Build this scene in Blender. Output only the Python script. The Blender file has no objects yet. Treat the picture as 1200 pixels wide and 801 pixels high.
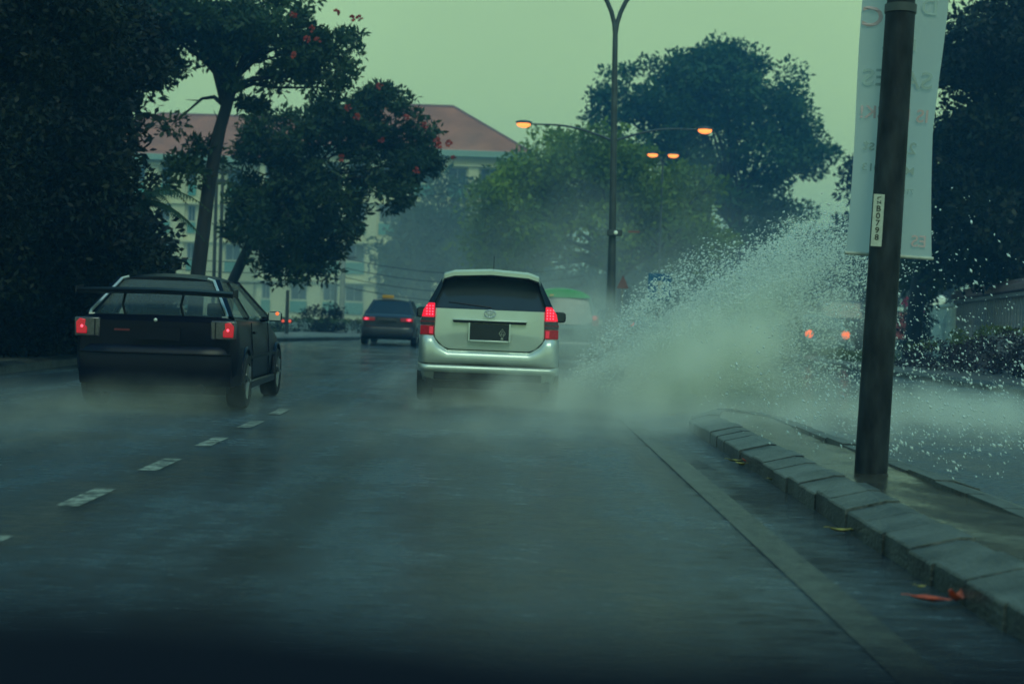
import bpy, bmesh, math, random
import numpy as np
from mathutils import Vector, Matrix, Euler
R = math.radians
random.seed(11); rng = np.random.default_rng(11)
scene = bpy.context.scene
col = scene.collection

# ------------------------------------------------------------------ camera
FPX = 1667.0
CAMLOC = Vector((0, 0, 1.15))
YAW, PITCH, ROLL = -0.316, 1.21, 1.9
camrot = Matrix.Rotation(R(YAW), 4, 'Z') @ Matrix.Rotation(R(90 - PITCH), 4, 'X') @ Matrix.Rotation(R(ROLL), 4, 'Z')
cam_d = bpy.data.cameras.new('camera'); cam = bpy.data.objects.new('camera', cam_d); col.objects.link(cam)
cam.matrix_world = Matrix.Translation(CAMLOC) @ camrot
cam_d.sensor_width = 36; cam_d.lens = 36 * FPX / 1200.0
cam_d.clip_start = 0.05; cam_d.clip_end = 3000
cam_d.dof.use_dof = True; cam_d.dof.focus_distance = 13.5; cam_d.dof.aperture_fstop = 2.0
scene.camera = cam

# ------------------------------------------------------------------ view, world, sun
scene.view_settings.view_transform = 'Standard'; scene.view_settings.look = 'None'
scene.view_settings.exposure = -0.4; scene.view_settings.gamma = 1.0
scene.view_settings.use_curve_mapping = False
SUN_EL, SUN_AZ = R(52), R(168)
world = bpy.data.worlds.new('World'); scene.world = world; world.use_nodes = True
wn = world.node_tree.nodes; wl = world.node_tree.links
bg = wn['Background']; bg.inputs['Strength'].default_value = 0.1
sky = wn.new('ShaderNodeTexSky'); sky.sky_type = 'NISHITA'; sky.sun_disc = False
sky.sun_elevation = SUN_EL; sky.sun_rotation = SUN_AZ; sky.dust_density = 6; sky.air_density = 2
tc = wn.new('ShaderNodeTexCoord'); sep = wn.new('ShaderNodeSeparateXYZ')
wl.new(tc.outputs['Generated'], sep.inputs[0])
cr = wn.new('ShaderNodeValToRGB')
cr.color_ramp.elements[0].position = 0.0; cr.color_ramp.elements[0].color = (1.06, 1.70, 0.74, 1)
cr.color_ramp.elements[1].position = 1.0; cr.color_ramp.elements[1].color = (0.14, 0.72, 1.35, 1)
e = cr.color_ramp.elements.new(0.22); e.color = (0.98, 1.60, 0.80, 1)
e = cr.color_ramp.elements.new(0.5); e.color = (0.26, 0.92, 1.05, 1)
wl.new(sep.outputs['Z'], cr.inputs[0])
sc_ = wn.new('ShaderNodeVectorMath'); sc_.operation = 'SCALE'; sc_.inputs['Scale'].default_value = 6.05
wl.new(cr.outputs[0], sc_.inputs[0])
cn = wn.new('ShaderNodeTexNoise'); cn.inputs['Scale'].default_value = 2.2; cn.inputs['Detail'].default_value = 4
wl.new(tc.outputs['Generated'], cn.inputs['Vector'])
cm = wn.new('ShaderNodeMapRange'); cm.inputs['From Min'].default_value = 0.25; cm.inputs['From Max'].default_value = 0.75
cm.inputs['To Min'].default_value = 0.86; cm.inputs['To Max'].default_value = 1.12
wl.new(cn.outputs['Fac'], cm.inputs['Value'])
sc2 = wn.new('ShaderNodeVectorMath'); sc2.operation = 'SCALE'
wl.new(sc_.outputs[0], sc2.inputs[0]); wl.new(cm.outputs[0], sc2.inputs['Scale'])
mx = wn.new('ShaderNodeMix'); mx.data_type = 'RGBA'; mx.inputs['Factor'].default_value = 0.94
wl.new(sky.outputs[0], mx.inputs['A']); wl.new(sc2.outputs[0], mx.inputs['B'])
wl.new(mx.outputs['Result'], bg.inputs['Color'])
sun_d = bpy.data.lights.new('sun', 'SUN'); sun_d.energy = 1.5; sun_d.angle = R(25); sun_d.color = (0.76, 1.0, 0.66)
sun = bpy.data.objects.new('sun', sun_d); col.objects.link(sun)
sun.rotation_euler = (R(90) - SUN_EL, 0, math.pi - SUN_AZ)
cy = scene.cycles
cy.volume_bounces = 12; cy.max_bounces = 14; cy.diffuse_bounces = 4; cy.glossy_bounces = 3
cy.transparent_max_bounces = 12; cy.transmission_bounces = 6
cy.volume_step_rate = 1.6; cy.volume_max_steps = 160
cy.use_denoising = True; cy.sample_clamp_indirect = 4

# ------------------------------------------------------------------ pixel <-> place
def ray(px, py):
    v = camrot.to_3x3() @ Vector(((px - 600) / FPX, -(py - 400.5) / FPX, -1)); return v
def P(px, py, Y):
    v = ray(px, py); t = Y / v.y; return CAMLOC + v * t
def G(px, py, z=0.0):
    v = ray(px, py); t = (z - CAMLOC.z) / v.z; return CAMLOC + v * t

# ------------------------------------------------------------------ materials
def nt(name):
    m = bpy.data.materials.new(name); m.use_nodes = True
    return m, m.node_tree.nodes, m.node_tree.links
def mat(name, c, rough=0.6, metal=0.0, var=0.25, scale=4.0, bump=0.0, bscale=40.0, coat=0.0, spec=0.5, emit=None, estr=0.0, trans=0.0, c2=None, alpha=1.0, stretch=None):
    m, n, l = nt(name); b = n['Principled BSDF']
    t = n.new('ShaderNodeTexCoord'); mp = n.new('ShaderNodeMapping'); l.new(t.outputs['Object'], mp.inputs[0])
    if stretch: mp.inputs['Scale'].default_value = stretch
    no = n.new('ShaderNodeTexNoise'); no.inputs['Scale'].default_value = scale; no.inputs['Detail'].default_value = 6
    l.new(mp.outputs[0], no.inputs['Vector'])
    r = n.new('ShaderNodeValToRGB'); r.color_ramp.elements[0].position = 0.3; r.color_ramp.elements[1].position = 0.7
    c2 = c2 or tuple(min(1, x * (1 + var)) for x in c)
    r.color_ramp.elements[0].color = (*[x * (1 - var) for x in c], 1); r.color_ramp.elements[1].color = (*c2, 1)
    l.new(no.outputs['Fac'], r.inputs[0]); l.new(r.outputs[0], b.inputs['Base Color'])
    b.inputs['Roughness'].default_value = rough; b.inputs['Metallic'].default_value = metal
    b.inputs['Coat Weight'].default_value = coat; b.inputs['Specular IOR Level'].default_value = spec
    b.inputs['Transmission Weight'].default_value = trans; b.inputs['Alpha'].default_value = alpha
    if emit:
        b.inputs['Emission Color'].default_value = (*emit, 1); b.inputs['Emission Strength'].default_value = estr
    if bump:
        n2 = n.new('ShaderNodeTexNoise'); n2.inputs['Scale'].default_value = bscale; n2.inputs['Detail'].default_value = 4
        l.new(mp.outputs[0], n2.inputs['Vector'])
        bp = n.new('ShaderNodeBump'); bp.inputs['Strength'].default_value = bump; bp.inputs['Distance'].default_value = 0.02
        l.new(n2.outputs['Fac'], bp.inputs['Height']); l.new(bp.outputs[0], b.inputs['Normal'])
    return m
def leafmat(name, c, c2, scale=0.6):
    m, n, l = nt(name); b = n['Principled BSDF']; out = n['Material Output']
    t = n.new('ShaderNodeTexCoord')
    no = n.new('ShaderNodeTexNoise'); no.inputs['Scale'].default_value = scale; no.inputs['Detail'].default_value = 5
    l.new(t.outputs['Object'], no.inputs['Vector'])
    r = n.new('ShaderNodeValToRGB'); r.color_ramp.elements[0].position = 0.35; r.color_ramp.elements[1].position = 0.65
    r.color_ramp.elements[0].color = (*c, 1); r.color_ramp.elements[1].color = (*c2, 1)
    l.new(no.outputs['Fac'], r.inputs[0]); l.new(r.outputs[0], b.inputs['Base Color'])
    b.inputs['Roughness'].default_value = 0.55; b.inputs['Specular IOR Level'].default_value = 0.3
    tr = n.new('ShaderNodeBsdfTranslucent'); l.new(r.outputs[0], tr.inputs[0])
    ms = n.new('ShaderNodeMixShader'); ms.inputs[0].default_value = 0.25
    l.new(b.outputs[0], ms.inputs[1]); l.new(tr.outputs[0], ms.inputs[2]); l.new(ms.outputs[0], out.inputs['Surface'])
    return m
def glassmat(name, tint, opacity, rough=0.06, bc=(0.01, 0.014, 0.018)):
    m, n, l = nt(name); b = n['Principled BSDF']; out = n['Material Output']
    b.inputs['Base Color'].default_value = (*bc, 1); b.inputs['Roughness'].default_value = rough
    t = n.new('ShaderNodeTexCoord'); no = n.new('ShaderNodeTexNoise'); no.inputs['Scale'].default_value = 60
    l.new(t.outputs['Object'], no.inputs['Vector'])
    bp = n.new('ShaderNodeBump'); bp.inputs['Strength'].default_value = 0.08; bp.inputs['Distance'].default_value = 0.01
    l.new(no.outputs['Fac'], bp.inputs['Height']); l.new(bp.outputs[0], b.inputs['Normal'])
    tr = n.new('ShaderNodeBsdfTransparent'); tr.inputs[0].default_value = (*tint, 1)
    ms = n.new('ShaderNodeMixShader'); ms.inputs[0].default_value = opacity
    l.new(tr.outputs[0], ms.inputs[1]); l.new(b.outputs[0], ms.inputs[2]); l.new(ms.outputs[0], out.inputs['Surface'])
    return m
def roadmat():
    m, n, l = nt('wet_asphalt'); b = n['Principled BSDF']
    t = n.new('ShaderNodeTexCoord')
    def noise(scale, st, detail=5, rough=0.6):
        mp = n.new('ShaderNodeMapping'); mp.inputs['Scale'].default_value = st; l.new(t.outputs['Object'], mp.inputs[0])
        no = n.new('ShaderNodeTexNoise'); no.inputs['Scale'].default_value = scale; no.inputs['Detail'].default_value = detail
        no.inputs['Roughness'].default_value = rough
        l.new(mp.outputs[0], no.inputs['Vector']); return no
    track = noise(1.2, (1, 0.06, 1), 3)           # worn wheel tracks run along the road
    blot = noise(0.7, (1, 1, 1), 8, 0.65)
    fine = noise(9, (.55, 1.7, 1), 6, 0.7)  # crosswise flecks: sheen of water ripples put into the base colour
    mixn = n.new('ShaderNodeMath'); mixn.operation = 'ADD'; l.new(track.outputs['Fac'], mixn.inputs[0]); l.new(blot.outputs['Fac'], mixn.inputs[1])
    r = n.new('ShaderNodeValToRGB'); r.color_ramp.elements[0].position = 0.44; r.color_ramp.elements[1].position = 0.56
    r.color_ramp.elements[0].color = (0.006, 0.011, 0.018, 1); r.color_ramp.elements[1].color = (0.054, 0.094, 0.122, 1)
    mix2 = n.new('ShaderNodeMath'); mix2.operation = 'ADD'; l.new(mixn.outputs[0], mix2.inputs[0]); l.new(fine.outputs['Fac'], mix2.inputs[1])
    hf = n.new('ShaderNodeMath'); hf.operation = 'MULTIPLY'; hf.inputs[1].default_value = 1 / 3
    l.new(mix2.outputs[0], hf.inputs[0]); l.new(hf.outputs[0], r.inputs[0]); l.new(r.outputs[0], b.inputs['Base Color'])
    rr = n.new('ShaderNodeMapRange'); rr.inputs['From Min'].default_value = 0.43; rr.inputs['From Max'].default_value = 0.57
    rr.inputs['To Min'].default_value = 0.08; rr.inputs['To Max'].default_value = 0.30
    l.new(hf.outputs[0], rr.inputs['Value']); l.new(rr.outputs[0], b.inputs['Roughness'])
    b.inputs['Specular IOR Level'].default_value = 0.5
    sx = n.new('ShaderNodeSeparateXYZ'); l.new(t.outputs['Object'], sx.inputs[0]); last = r.outputs[0]
    for cx_, wd, dk in ((-1.08, .42, .45), (.42, .40, .72), (-4.9, .4, .6), (-3.5, .4, .6)):     # smoother, darker wheel paths
        a1 = n.new('ShaderNodeMath'); a1.operation = 'SUBTRACT'; a1.inputs[1].default_value = cx_; l.new(sx.outputs['X'], a1.inputs[0])
        a2 = n.new('ShaderNodeMath'); a2.operation = 'ABSOLUTE'; l.new(a1.outputs[0], a2.inputs[0])
        a2b = n.new('ShaderNodeMath'); a2b.operation = 'MULTIPLY_ADD'; a2b.inputs[1].default_value = .5; l.new(blot.outputs['Fac'], a2b.inputs[0]); l.new(a2.outputs[0], a2b.inputs[2])
        a3 = n.new('ShaderNodeMapRange'); a3.interpolation_type = 'SMOOTHSTEP'; a3.inputs['From Min'].default_value = .2; a3.inputs['From Max'].default_value = .2 + wd; a3.inputs['To Min'].default_value = dk; a3.inputs['To Max'].default_value = 1
        l.new(a2b.outputs[0], a3.inputs['Value'])
        vm = n.new('ShaderNodeVectorMath'); vm.operation = 'SCALE'; l.new(last, vm.inputs[0]); l.new(a3.outputs[0], vm.inputs['Scale']); last = vm.outputs[0]
    l.new(last, b.inputs['Base Color'])
    n1 = noise(55, (1, 1, 1), 3); n2 = noise(5, (1, 1.5, 1), 7, 0.72)
    a = n.new('ShaderNodeMath'); a.operation = 'MULTIPLY_ADD'; a.inputs[1].default_value = 0.22
    l.new(n1.outputs['Fac'], a.inputs[0]); l.new(n2.outputs['Fac'], a.inputs[2])
    bp = n.new('ShaderNodeBump'); bp.inputs['Strength'].default_value = 1.0; bp.inputs['Distance'].default_value = 0.07
    l.new(a.outputs[0], bp.inputs['Height']); l.new(bp.outputs[0], b.inputs['Normal'])
    return m
def paintmat(name, c, wear_lo, wear_hi):
    m, n, l = nt(name); b = n['Principled BSDF']
    t = n.new('ShaderNodeTexCoord'); no = n.new('ShaderNodeTexNoise'); no.inputs['Scale'].default_value = 7; no.inputs['Detail'].default_value = 10
    no.inputs['Roughness'].default_value = 0.75
    l.new(t.outputs['Object'], no.inputs['Vector'])
    r = n.new('ShaderNodeValToRGB'); r.color_ramp.elements[0].position = wear_lo; r.color_ramp.elements[1].position = wear_hi
    r.color_ramp.elements[0].color = (0.018, 0.024, 0.03, 1); r.color_ramp.elements[1].color = (*c, 1)
    l.new(no.outputs['Fac'], r.inputs[0]); l.new(r.outputs[0], b.inputs['Base Color'])
    b.inputs['Roughness'].default_value = 0.22
    mp = n.new('ShaderNodeMapping'); mp.inputs['Scale'].default_value = (1, 1.5, 1); l.new(t.outputs['Object'], mp.inputs[0])
    nb = n.new('ShaderNodeTexNoise'); nb.inputs['Scale'].default_value = 5; nb.inputs['Detail'].default_value = 7; nb.inputs['Roughness'].default_value = 0.72
    l.new(mp.outputs[0], nb.inputs['Vector'])
    bp = n.new('ShaderNodeBump'); bp.inputs['Strength'].default_value = 1.0; bp.inputs['Distance'].default_value = 0.07
    l.new(nb.outputs['Fac'], bp.inputs['Height']); l.new(bp.outputs[0], b.inputs['Normal'])
    return m
M = {}
M['road'] = roadmat()
M['white_line'] = paintmat('worn_white_road_paint', (0.46, 0.50, 0.42), 0.38, 0.60)
M['edge_line'] = paintmat('faded_edge_line_paint', (0.13, 0.15, 0.12), 0.36, 0.72)
M['kerb'] = mat('wet_kerb_concrete', (0.022, 0.028, 0.034), 0.32, var=0.5, scale=4, bump=0.9, bscale=45, c2=(0.10, 0.11, 0.105))
M['paving'] = mat('wet_median_paving', (0.05, 0.05, 0.045), 0.2, var=0.5, scale=2.2, bump=0.45, bscale=9, c2=(0.10, 0.09, 0.065))
M['soil'] = mat('wet_verge_soil', (0.035, 0.045, 0.028), 0.7, var=0.5, scale=0.8, bump=0.6, bscale=8, c2=(0.05, 0.08, 0.03))
M['footway'] = mat('wet_footway', (0.13, 0.13, 0.12), 0.4, var=0.4, scale=1.5, bump=0.3, bscale=20)
M['silver'] = mat('silver_car_paint', (0.60, 0.66, 0.60), 0.33, metal=0.4, var=0.06, scale=3, coat=0.5)
M['silver_dirty'] = mat('silver_paint_road_grime', (0.34, 0.35, 0.33), 0.45, metal=0.2, var=0.25, scale=5)
M['navy'] = mat('dark_navy_car_paint', (0.0015, 0.003, 0.012), 0.32, var=0.15, scale=3, coat=0.0, spec=.2)
M['black'] = mat('black_trim', (0.004, 0.005, 0.009), 0.45, spec=.25, var=0.3, scale=8)
M['rubber'] = mat('tyre_rubber', (0.015, 0.015, 0.015), 0.75, var=0.3, scale=20)
M['rim'] = mat('wheel_alloy', (0.25, 0.26, 0.27), 0.4, metal=0.8, var=0.2)
M['chrome'] = mat('bright_trim', (0.6, 0.62, 0.62), 0.3, metal=0.5, var=0.1)
M['taxi_paint'] = mat('dark_taxi_paint', (0.03, 0.035, 0.05), 0.35, var=0.2, coat=0.3)
M['cab_body'] = mat('pale_cab_paint', (0.16, 0.20, 0.17), 0.35, var=0.08, coat=0.4)
M['cab_green'] = mat('bright_green_roof_paint', (0.015, 0.42, 0.10), 0.3, var=0.1, coat=0.4)
M['teal_paint'] = mat('teal_car_paint', (0.03, 0.12, 0.14), 0.3, var=0.2, coat=0.4)
M['lorry_paint'] = mat('dark_lorry_paint', (0.03, 0.035, 0.045), 0.5, var=0.25)
M['yellow_sign'] = mat('yellow_taxi_sign_plastic', (0.55, 0.36, 0.04), 0.4, var=0.1, emit=(0.9, 0.55, 0.08), estr=0.15)
M['glass_dark'] = glassmat('tinted_glass', (0.25, 0.3, 0.3), 0.85, 0.12, (0.035, 0.045, 0.05))
M['glass_sheen'] = glassmat('sky_sheen_glass', (0.88, 0.93, 0.93), 0.34, 0.3, (0.20, 0.24, 0.24))  # pale base colour stands in for sky mirrored in the sloping glass
M['interior'] = mat('car_seat_fabric', (0.03, 0.032, 0.036), 0.8)
M['plate'] = mat('number_plate_black', (0.012, 0.016, 0.022), 0.35)
M['plate_print'] = mat('plate_print_white', (0.4, 0.42, 0.36), 0.5)
def lens(name, c, base, s): return mat(name, base, 0.25, var=0.35, scale=30, emit=c, estr=s, coat=0.5)
M['red_lit'] = lens('lit_red_lens', (1.0, 0.008, 0.045), (0.4, 0.005, 0.015), 1.15)
M['red_hatch'] = lens('dull_lit_red_lens', (1.0, 0.006, 0.05), (0.3, 0.005, 0.01), .42)
M['red_faint'] = mat('faint_red_badge', (0.12, 0.01, 0.02), 0.5)
M['red_hot'] = lens('brake_bulb', (1.0, 0.10, 0.18), (0.6, 0.05, 0.05), 2.4)
M['red_dim'] = lens('faint_glow_red_lens', (1.0, 0.02, 0.06), (0.22, 0.012, 0.02), 0.12)  # dark red lens given a weak glow of its own
M['clear_lens'] = mat('clear_lamp_lens', (0.06, 0.055, 0.07), 0.25, var=0.3, scale=40, coat=0.5)
M['amber'] = lens('lit_amber_lamp', (1.0, 0.13, 0.03), (0.6, 0.15, 0.04), 2.2)
M['orange_street'] = lens('lit_sodium_street_lamp', (1.0, 0.26, 0.05), (0.7, 0.25, 0.08), 3.2)
M['steel'] = mat('dark_galvanised_steel', (0.06, 0.07, 0.075), 0.5, metal=0.3, var=0.35, scale=3)
M['pale_post'] = mat('grey_concrete_post', (0.30, 0.31, 0.28), 0.7, var=0.2, scale=3)
M['pole'] = mat('wet_stained_pole', (0.002, 0.004, 0.009), 0.55, var=0.4, scale=9, spec=.2, bump=0.5, bscale=18, c2=(0.035, 0.042, 0.05), stretch=(1, 1, 0.35))
M['tag'] = mat('white_number_tag', (0.48, 0.5, 0.44), 0.6, var=0.15, scale=30)
M['ink'] = mat('black_lettering', (0.012, 0.012, 0.014), 0.6)
M['bark'] = mat('dark_wet_bark', (0.018, 0.017, 0.016), 0.8, var=0.5, scale=3, bump=0.8, bscale=12, stretch=(1, 1, 0.3))
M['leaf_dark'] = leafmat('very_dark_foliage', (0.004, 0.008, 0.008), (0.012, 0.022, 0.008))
M['leaf_tulip'] = leafmat('tulip_tree_foliage', (0.022, 0.048, 0.024), (0.045, 0.085, 0.028), 0.8)
M['leaf_rain'] = leafmat('rain_tree_foliage', (0.055, 0.11, 0.018), (0.22, 0.30, 0.025), 0.35)
M['leaf_back'] = leafmat('tall_tree_foliage', (0.022, 0.07, 0.03), (0.05, 0.12, 0.035), 0.4)
M['leaf_far'] = leafmat('far_tree_foliage', (0.04, 0.08, 0.04), (0.06, 0.11, 0.05), 0.2)
M['leaf_hedge'] = leafmat('purple_hedge_foliage', (0.022, 0.012, 0.022), (0.05, 0.03, 0.035), 2.5)
M['leaf_lime'] = leafmat('yellow_green_hedge_tips', (0.06, 0.09, 0.012), (0.15, 0.18, 0.02), 1.5)
M['grass'] = leafmat('verge_grass', (0.03, 0.07, 0.02), (0.07, 0.12, 0.03), 1.0)
M['flower'] = mat('orange_red_blossom', (0.42, 0.05, 0.03), 0.6, var=0.3)
M['pink'] = mat('pink_blossom', (0.50, 0.05, 0.12), 0.6, var=0.3)
M['cream'] = mat('cream_render_wall', (0.74, 0.67, 0.40), 0.8, var=0.12, scale=0.4)
M['teal_panel'] = mat('teal_spandrel', (0.10, 0.30, 0.24), 0.6, var=0.12, scale=0.5)
M['roof'] = mat('terracotta_roof_tiles', (0.60, 0.24, 0.15), 0.75, var=0.2, scale=0.5, bump=0.3, bscale=3)
M['ridge'] = mat('roof_ridge_tiles', (0.24, 0.10, 0.07), 0.75, var=0.2)
M['gutter'] = mat('pale_green_gutter', (0.30, 0.42, 0.34), 0.6, var=0.1)
M['win_glass'] = mat('dark_window_glass', (0.03, 0.05, 0.055), 0.2, var=0.3)
M['win_frame'] = mat('window_frame_paint', (0.34, 0.36, 0.30), 0.6)
M['brown_wall'] = mat('mauve_brown_fence_paint', (0.22, 0.13, 0.13), 0.6, var=0.2)
M['fence_post'] = mat('grey_fence_slat', (0.22, 0.22, 0.25), 0.6, var=0.25)
M['white_wall'] = mat('white_fence_paint', (0.72, 0.76, 0.68), 0.6, var=0.15)
M['globe'] = mat('white_glass_globe', (0.75, 0.78, 0.7), 0.25, var=0.05, emit=(0.6, 0.9, 0.6), estr=0.25)
M['red_board'] = mat('red_hoarding_paint', (0.42, 0.06, 0.05), 0.6, var=0.2)
M['blue_sign'] = mat('blue_sign_face', (0.02, 0.13, 0.26), 0.5, var=0.1)
M['warn_sign'] = mat('orange_warning_face', (0.22, 0.10, 0.09), 0.5, var=0.1)
M['dash'] = mat('black_dashboard_plastic', (0.003, 0.005, 0.013), 0.8, spec=.1, var=0.2, scale=60, bump=0.2, bscale=300)
M['leaf_yellow'] = mat('fallen_yellow_leaf', (0.30, 0.24, 0.035), 0.5, var=0.35, scale=30)
M['leaf_red'] = mat('fallen_red_petal', (0.50, 0.065, 0.015), 0.5, var=0.35, scale=30)
M['banner_grey'] = mat('banner_print_grey', (0.36, 0.46, 0.46), 0.8, var=0.1)
M['banner_pink'] = mat('banner_print_pink', (0.56, 0.42, 0.44), 0.8, var=0.1)
# banner cloth lets the sky through
m, n, l = nt('banner_vinyl'); b = n['Principled BSDF']; b.inputs['Base Color'].default_value = (0.70, 0.74, 0.70, 1); b.inputs['Roughness'].default_value = 0.6
tr = n.new('ShaderNodeBsdfTranslucent'); tr.inputs[0].default_value = (0.80, 0.84, 0.80, 1); ms = n.new('ShaderNodeMixShader'); ms.inputs[0].default_value = 0.7
l.new(b.outputs[0], ms.inputs[1]); l.new(tr.outputs[0], ms.inputs[2]); l.new(ms.outputs[0], n['Material Output'].inputs['Surface'])
M['banner'] = m
# water drops: aerated, bright
m, n, l = nt('flying_water'); b = n['Principled BSDF']; b.inputs['Base Color'].default_value = (0.95, 0.97, 0.93, 1); b.inputs['Roughness'].default_value = 0.15
b.inputs['Coat Weight'].default_value = 0.4
tr = n.new('ShaderNodeBsdfTranslucent'); tr.inputs[0].default_value = (0.95, 1, 0.96, 1); ms = n.new('ShaderNodeMixShader'); ms.inputs[0].default_value = 0.5
l.new(b.outputs[0], ms.inputs[1]); l.new(tr.outputs[0], ms.inputs[2]); l.new(ms.outputs[0], n['Material Output'].inputs['Surface'])
M['drop'] = m

# ------------------------------------------------------------------ mesh helpers
class MB:
    def __init__(s): s.v = []; s.f = []
    def add(s, vs, fs):
        o = len(s.v); s.v += [tuple(v) for v in vs]; s.f += [tuple(i + o for i in f) for f in fs]; return s
    def box(s, c, d, rz=0.0, rx=0.0):
        hx, hy, hz = d[0] / 2, d[1] / 2, d[2] / 2
        m = Matrix.Rotation(rz, 3, 'Z') @ Matrix.Rotation(rx, 3, 'X')
        vs = [Vector(c) + m @ Vector((x, y, z)) for x in (-hx, hx) for y in (-hy, hy) for z in (-hz, hz)]
        return s.add(vs, [(0, 1, 3, 2), (4, 6, 7, 5), (0, 4, 5, 1), (2, 3, 7, 6), (0, 2, 6, 4), (1, 5, 7, 3)])
    def tube(s, pts, r, seg=8, r2=None):
        pts = [Vector(p) for p in pts]; n = len(pts); rings = []
        up = Vector((0, 0, 1)); prev = None
        for i, p in enumerate(pts):
            d = (pts[min(i + 1, n - 1)] - pts[max(i - 1, 0)]).normalized()
            a = prev - d * prev.dot(d) if prev is not None else d.cross(up if abs(d.z) < 0.95 else Vector((1, 0, 0)))
            a.normalize(); prev = a; b_ = d.cross(a)
            if isinstance(r, (list, tuple)): rr = r[i]
            else: rr = r + ((r2 if r2 is not None else r) - r) * i / max(1, n - 1)
            rings.append([p + (a * math.cos(2 * math.pi * k / seg) + b_ * math.sin(2 * math.pi * k / seg)) * rr for k in range(seg)])
        return s.loft(rings)
    def loft(s, rings, caps=True):
        k = len(rings[0]); vs = [v for r_ in rings for v in r_]; fs = []
        for i in range(len(rings) - 1):
            for j in range(k):
                a = i * k + j; b_ = i * k + (j + 1) % k; fs.append((a, b_, b_ + k, a + k))
        if caps: fs.append(tuple(range(k))[::-1]); fs.append(tuple((len(rings) - 1) * k + j for j in range(k)))
        return s.add(vs, fs)
    def prism(s, poly, off):           # poly: list of 3-D points, extruded by vector off
        k = len(poly); off = Vector(off); vs = [Vector(p) for p in poly] + [Vector(p) + off for p in poly]
        fs = [tuple(range(k)), tuple(range(k, 2 * k))[::-1]] + [(j, j + k, (j + 1) % k + k, (j + 1) % k) for j in range(k)]
        return s.add(vs, fs)
    def ell(s, c, r, u=12, w=8):
        vs = []; fs = []
        for i in range(w + 1):
            t = math.pi * i / w
            for j in range(u):
                a = 2 * math.pi * j / u
                vs.append((c[0] + r[0] * math.sin(t) * math.cos(a), c[1] + r[1] * math.sin(t) * math.sin(a), c[2] + r[2] * math.cos(t)))
        for i in range(w):
            for j in range(u): fs.append((i * u + j, i * u + (j + 1) % u, (i + 1) * u + (j + 1) % u, (i + 1) * u + j))
        return s.add(vs, fs)
    def grid(s, f, nu, nv):
        vs = [f(i / nu, j / nv) for j in range(nv + 1) for i in range(nu + 1)]
        fs = [(j * (nu + 1) + i, j * (nu + 1) + i + 1, (j + 1) * (nu + 1) + i + 1, (j + 1) * (nu + 1) + i) for j in range(nv) for i in range(nu)]
        return s.add(vs, fs)
    def build(s, name, m, parent=None, smooth=35, bevel=0.0):
        me = bpy.data.meshes.new(name); me.from_pydata(s.v, [], s.f)
        bm = bmesh.new(); bm.from_mesh(me); bmesh.ops.remove_doubles(bm, verts=bm.verts, dist=1e-5)
        bmesh.ops.recalc_face_normals(bm, faces=bm.faces); bm.to_mesh(me); bm.free()
        me.materials.append(m)
        if smooth:
            me.polygons.foreach_set('use_smooth', [True] * len(me.polygons)); me.set_sharp_from_angle(angle=R(smooth))
        o = bpy.data.objects.new(name, me); col.objects.link(o)
        if parent: o.parent = parent
        if bevel:
            bv = o.modifiers.new('bevel', 'BEVEL'); bv.width = bevel; bv.segments = 2; bv.limit_method = 'ANGLE'; bv.angle_limit = R(30)
        return o
def tag(o, label=None, cat=None, group=None, kind=None):
    if label: o['label'] = label
    if cat: o['category'] = cat
    if group: o['group'] = group
    if kind: o['kind'] = kind
    return o
def empty(name, loc=(0, 0, 0), rz=0.0, label=None, cat=None, group=None):
    o = bpy.data.objects.new(name, None); o.empty_display_size = 0.2; col.objects.link(o)
    o.location = loc; o.rotation_euler = (0, 0, rz); return tag(o, label, cat, group)
def copy_tree(o, parent=None):
    c = o.copy(); col.objects.link(c); c.parent = parent
    for ch in list(o.children): copy_tree(ch, c)
    return c
def text_mesh(name, s, size, m, parent, loc, rot, mirror=False, ext=0.001, sx=1.0):
    cu = bpy.data.curves.new(name, 'FONT'); cu.body = s; cu.size = size; cu.align_x = 'CENTER'; cu.align_y = 'CENTER'; cu.extrude = ext; cu.offset = size * 0.012
    cu.resolution_u = 3
    t = bpy.data.objects.new(name, cu); col.objects.link(t)
    dg = bpy.context.evaluated_depsgraph_get(); me = bpy.data.meshes.new_from_object(t.evaluated_get(dg))
    bpy.data.objects.remove(t)
    for v in me.vertices: v.co.x *= (-sx if mirror else sx)
    if mirror: me.flip_normals()
    me.materials.clear(); me.materials.append(m)
    o = bpy.data.objects.new(name, me); col.objects.link(o); o.parent = parent; o.location = loc; o.rotation_euler = rot
    return o

# ================================================================== SETTING
gz = -0.02
g = MB().grid(lambda u, v: (-230 + 460 * u, -20 + 380 * v, gz), 46, 38)
tag(g.build('ground', M['soil'], smooth=0), 'dark wet verge ground either side of the road', kind='structure')
road_poly = [(-7.3, -8), (3.0, -8), (9.3, -8), (9.3, 24), (8.6, 33), (8.2, 60), (8.6, 100), (-1.0, 100), (-2.0, 62), (-5.2, 49), (-7.3, 43)]
rd = MB()
L_ = [(-7.3, -8), (-7.3, 12), (-7.3, 43), (-5.2, 49), (-2.6, 62), (-1.0, 110)]
Rr = [(9.3, -8), (9.3, 12), (8.3, 43), (8.2, 49), (8.4, 62), (10.0, 110)]
for i in range(5):
    rd.add([(*L_[i], 0), (*Rr[i], 0), (*Rr[i + 1], 0), (*L_[i + 1], 0)], [(0, 1, 2, 3)])
road = rd.build('road', M['road'], smooth=0)
tag(road, 'wet grey asphalt road running away into the spray', kind='structure')
def sheet(name, pts, z, m, parent=None):
    return MB().add([(x, y, z) for x, y in pts], [tuple(range(len(pts)))]).build(name, m, parent, smooth=0)
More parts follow.
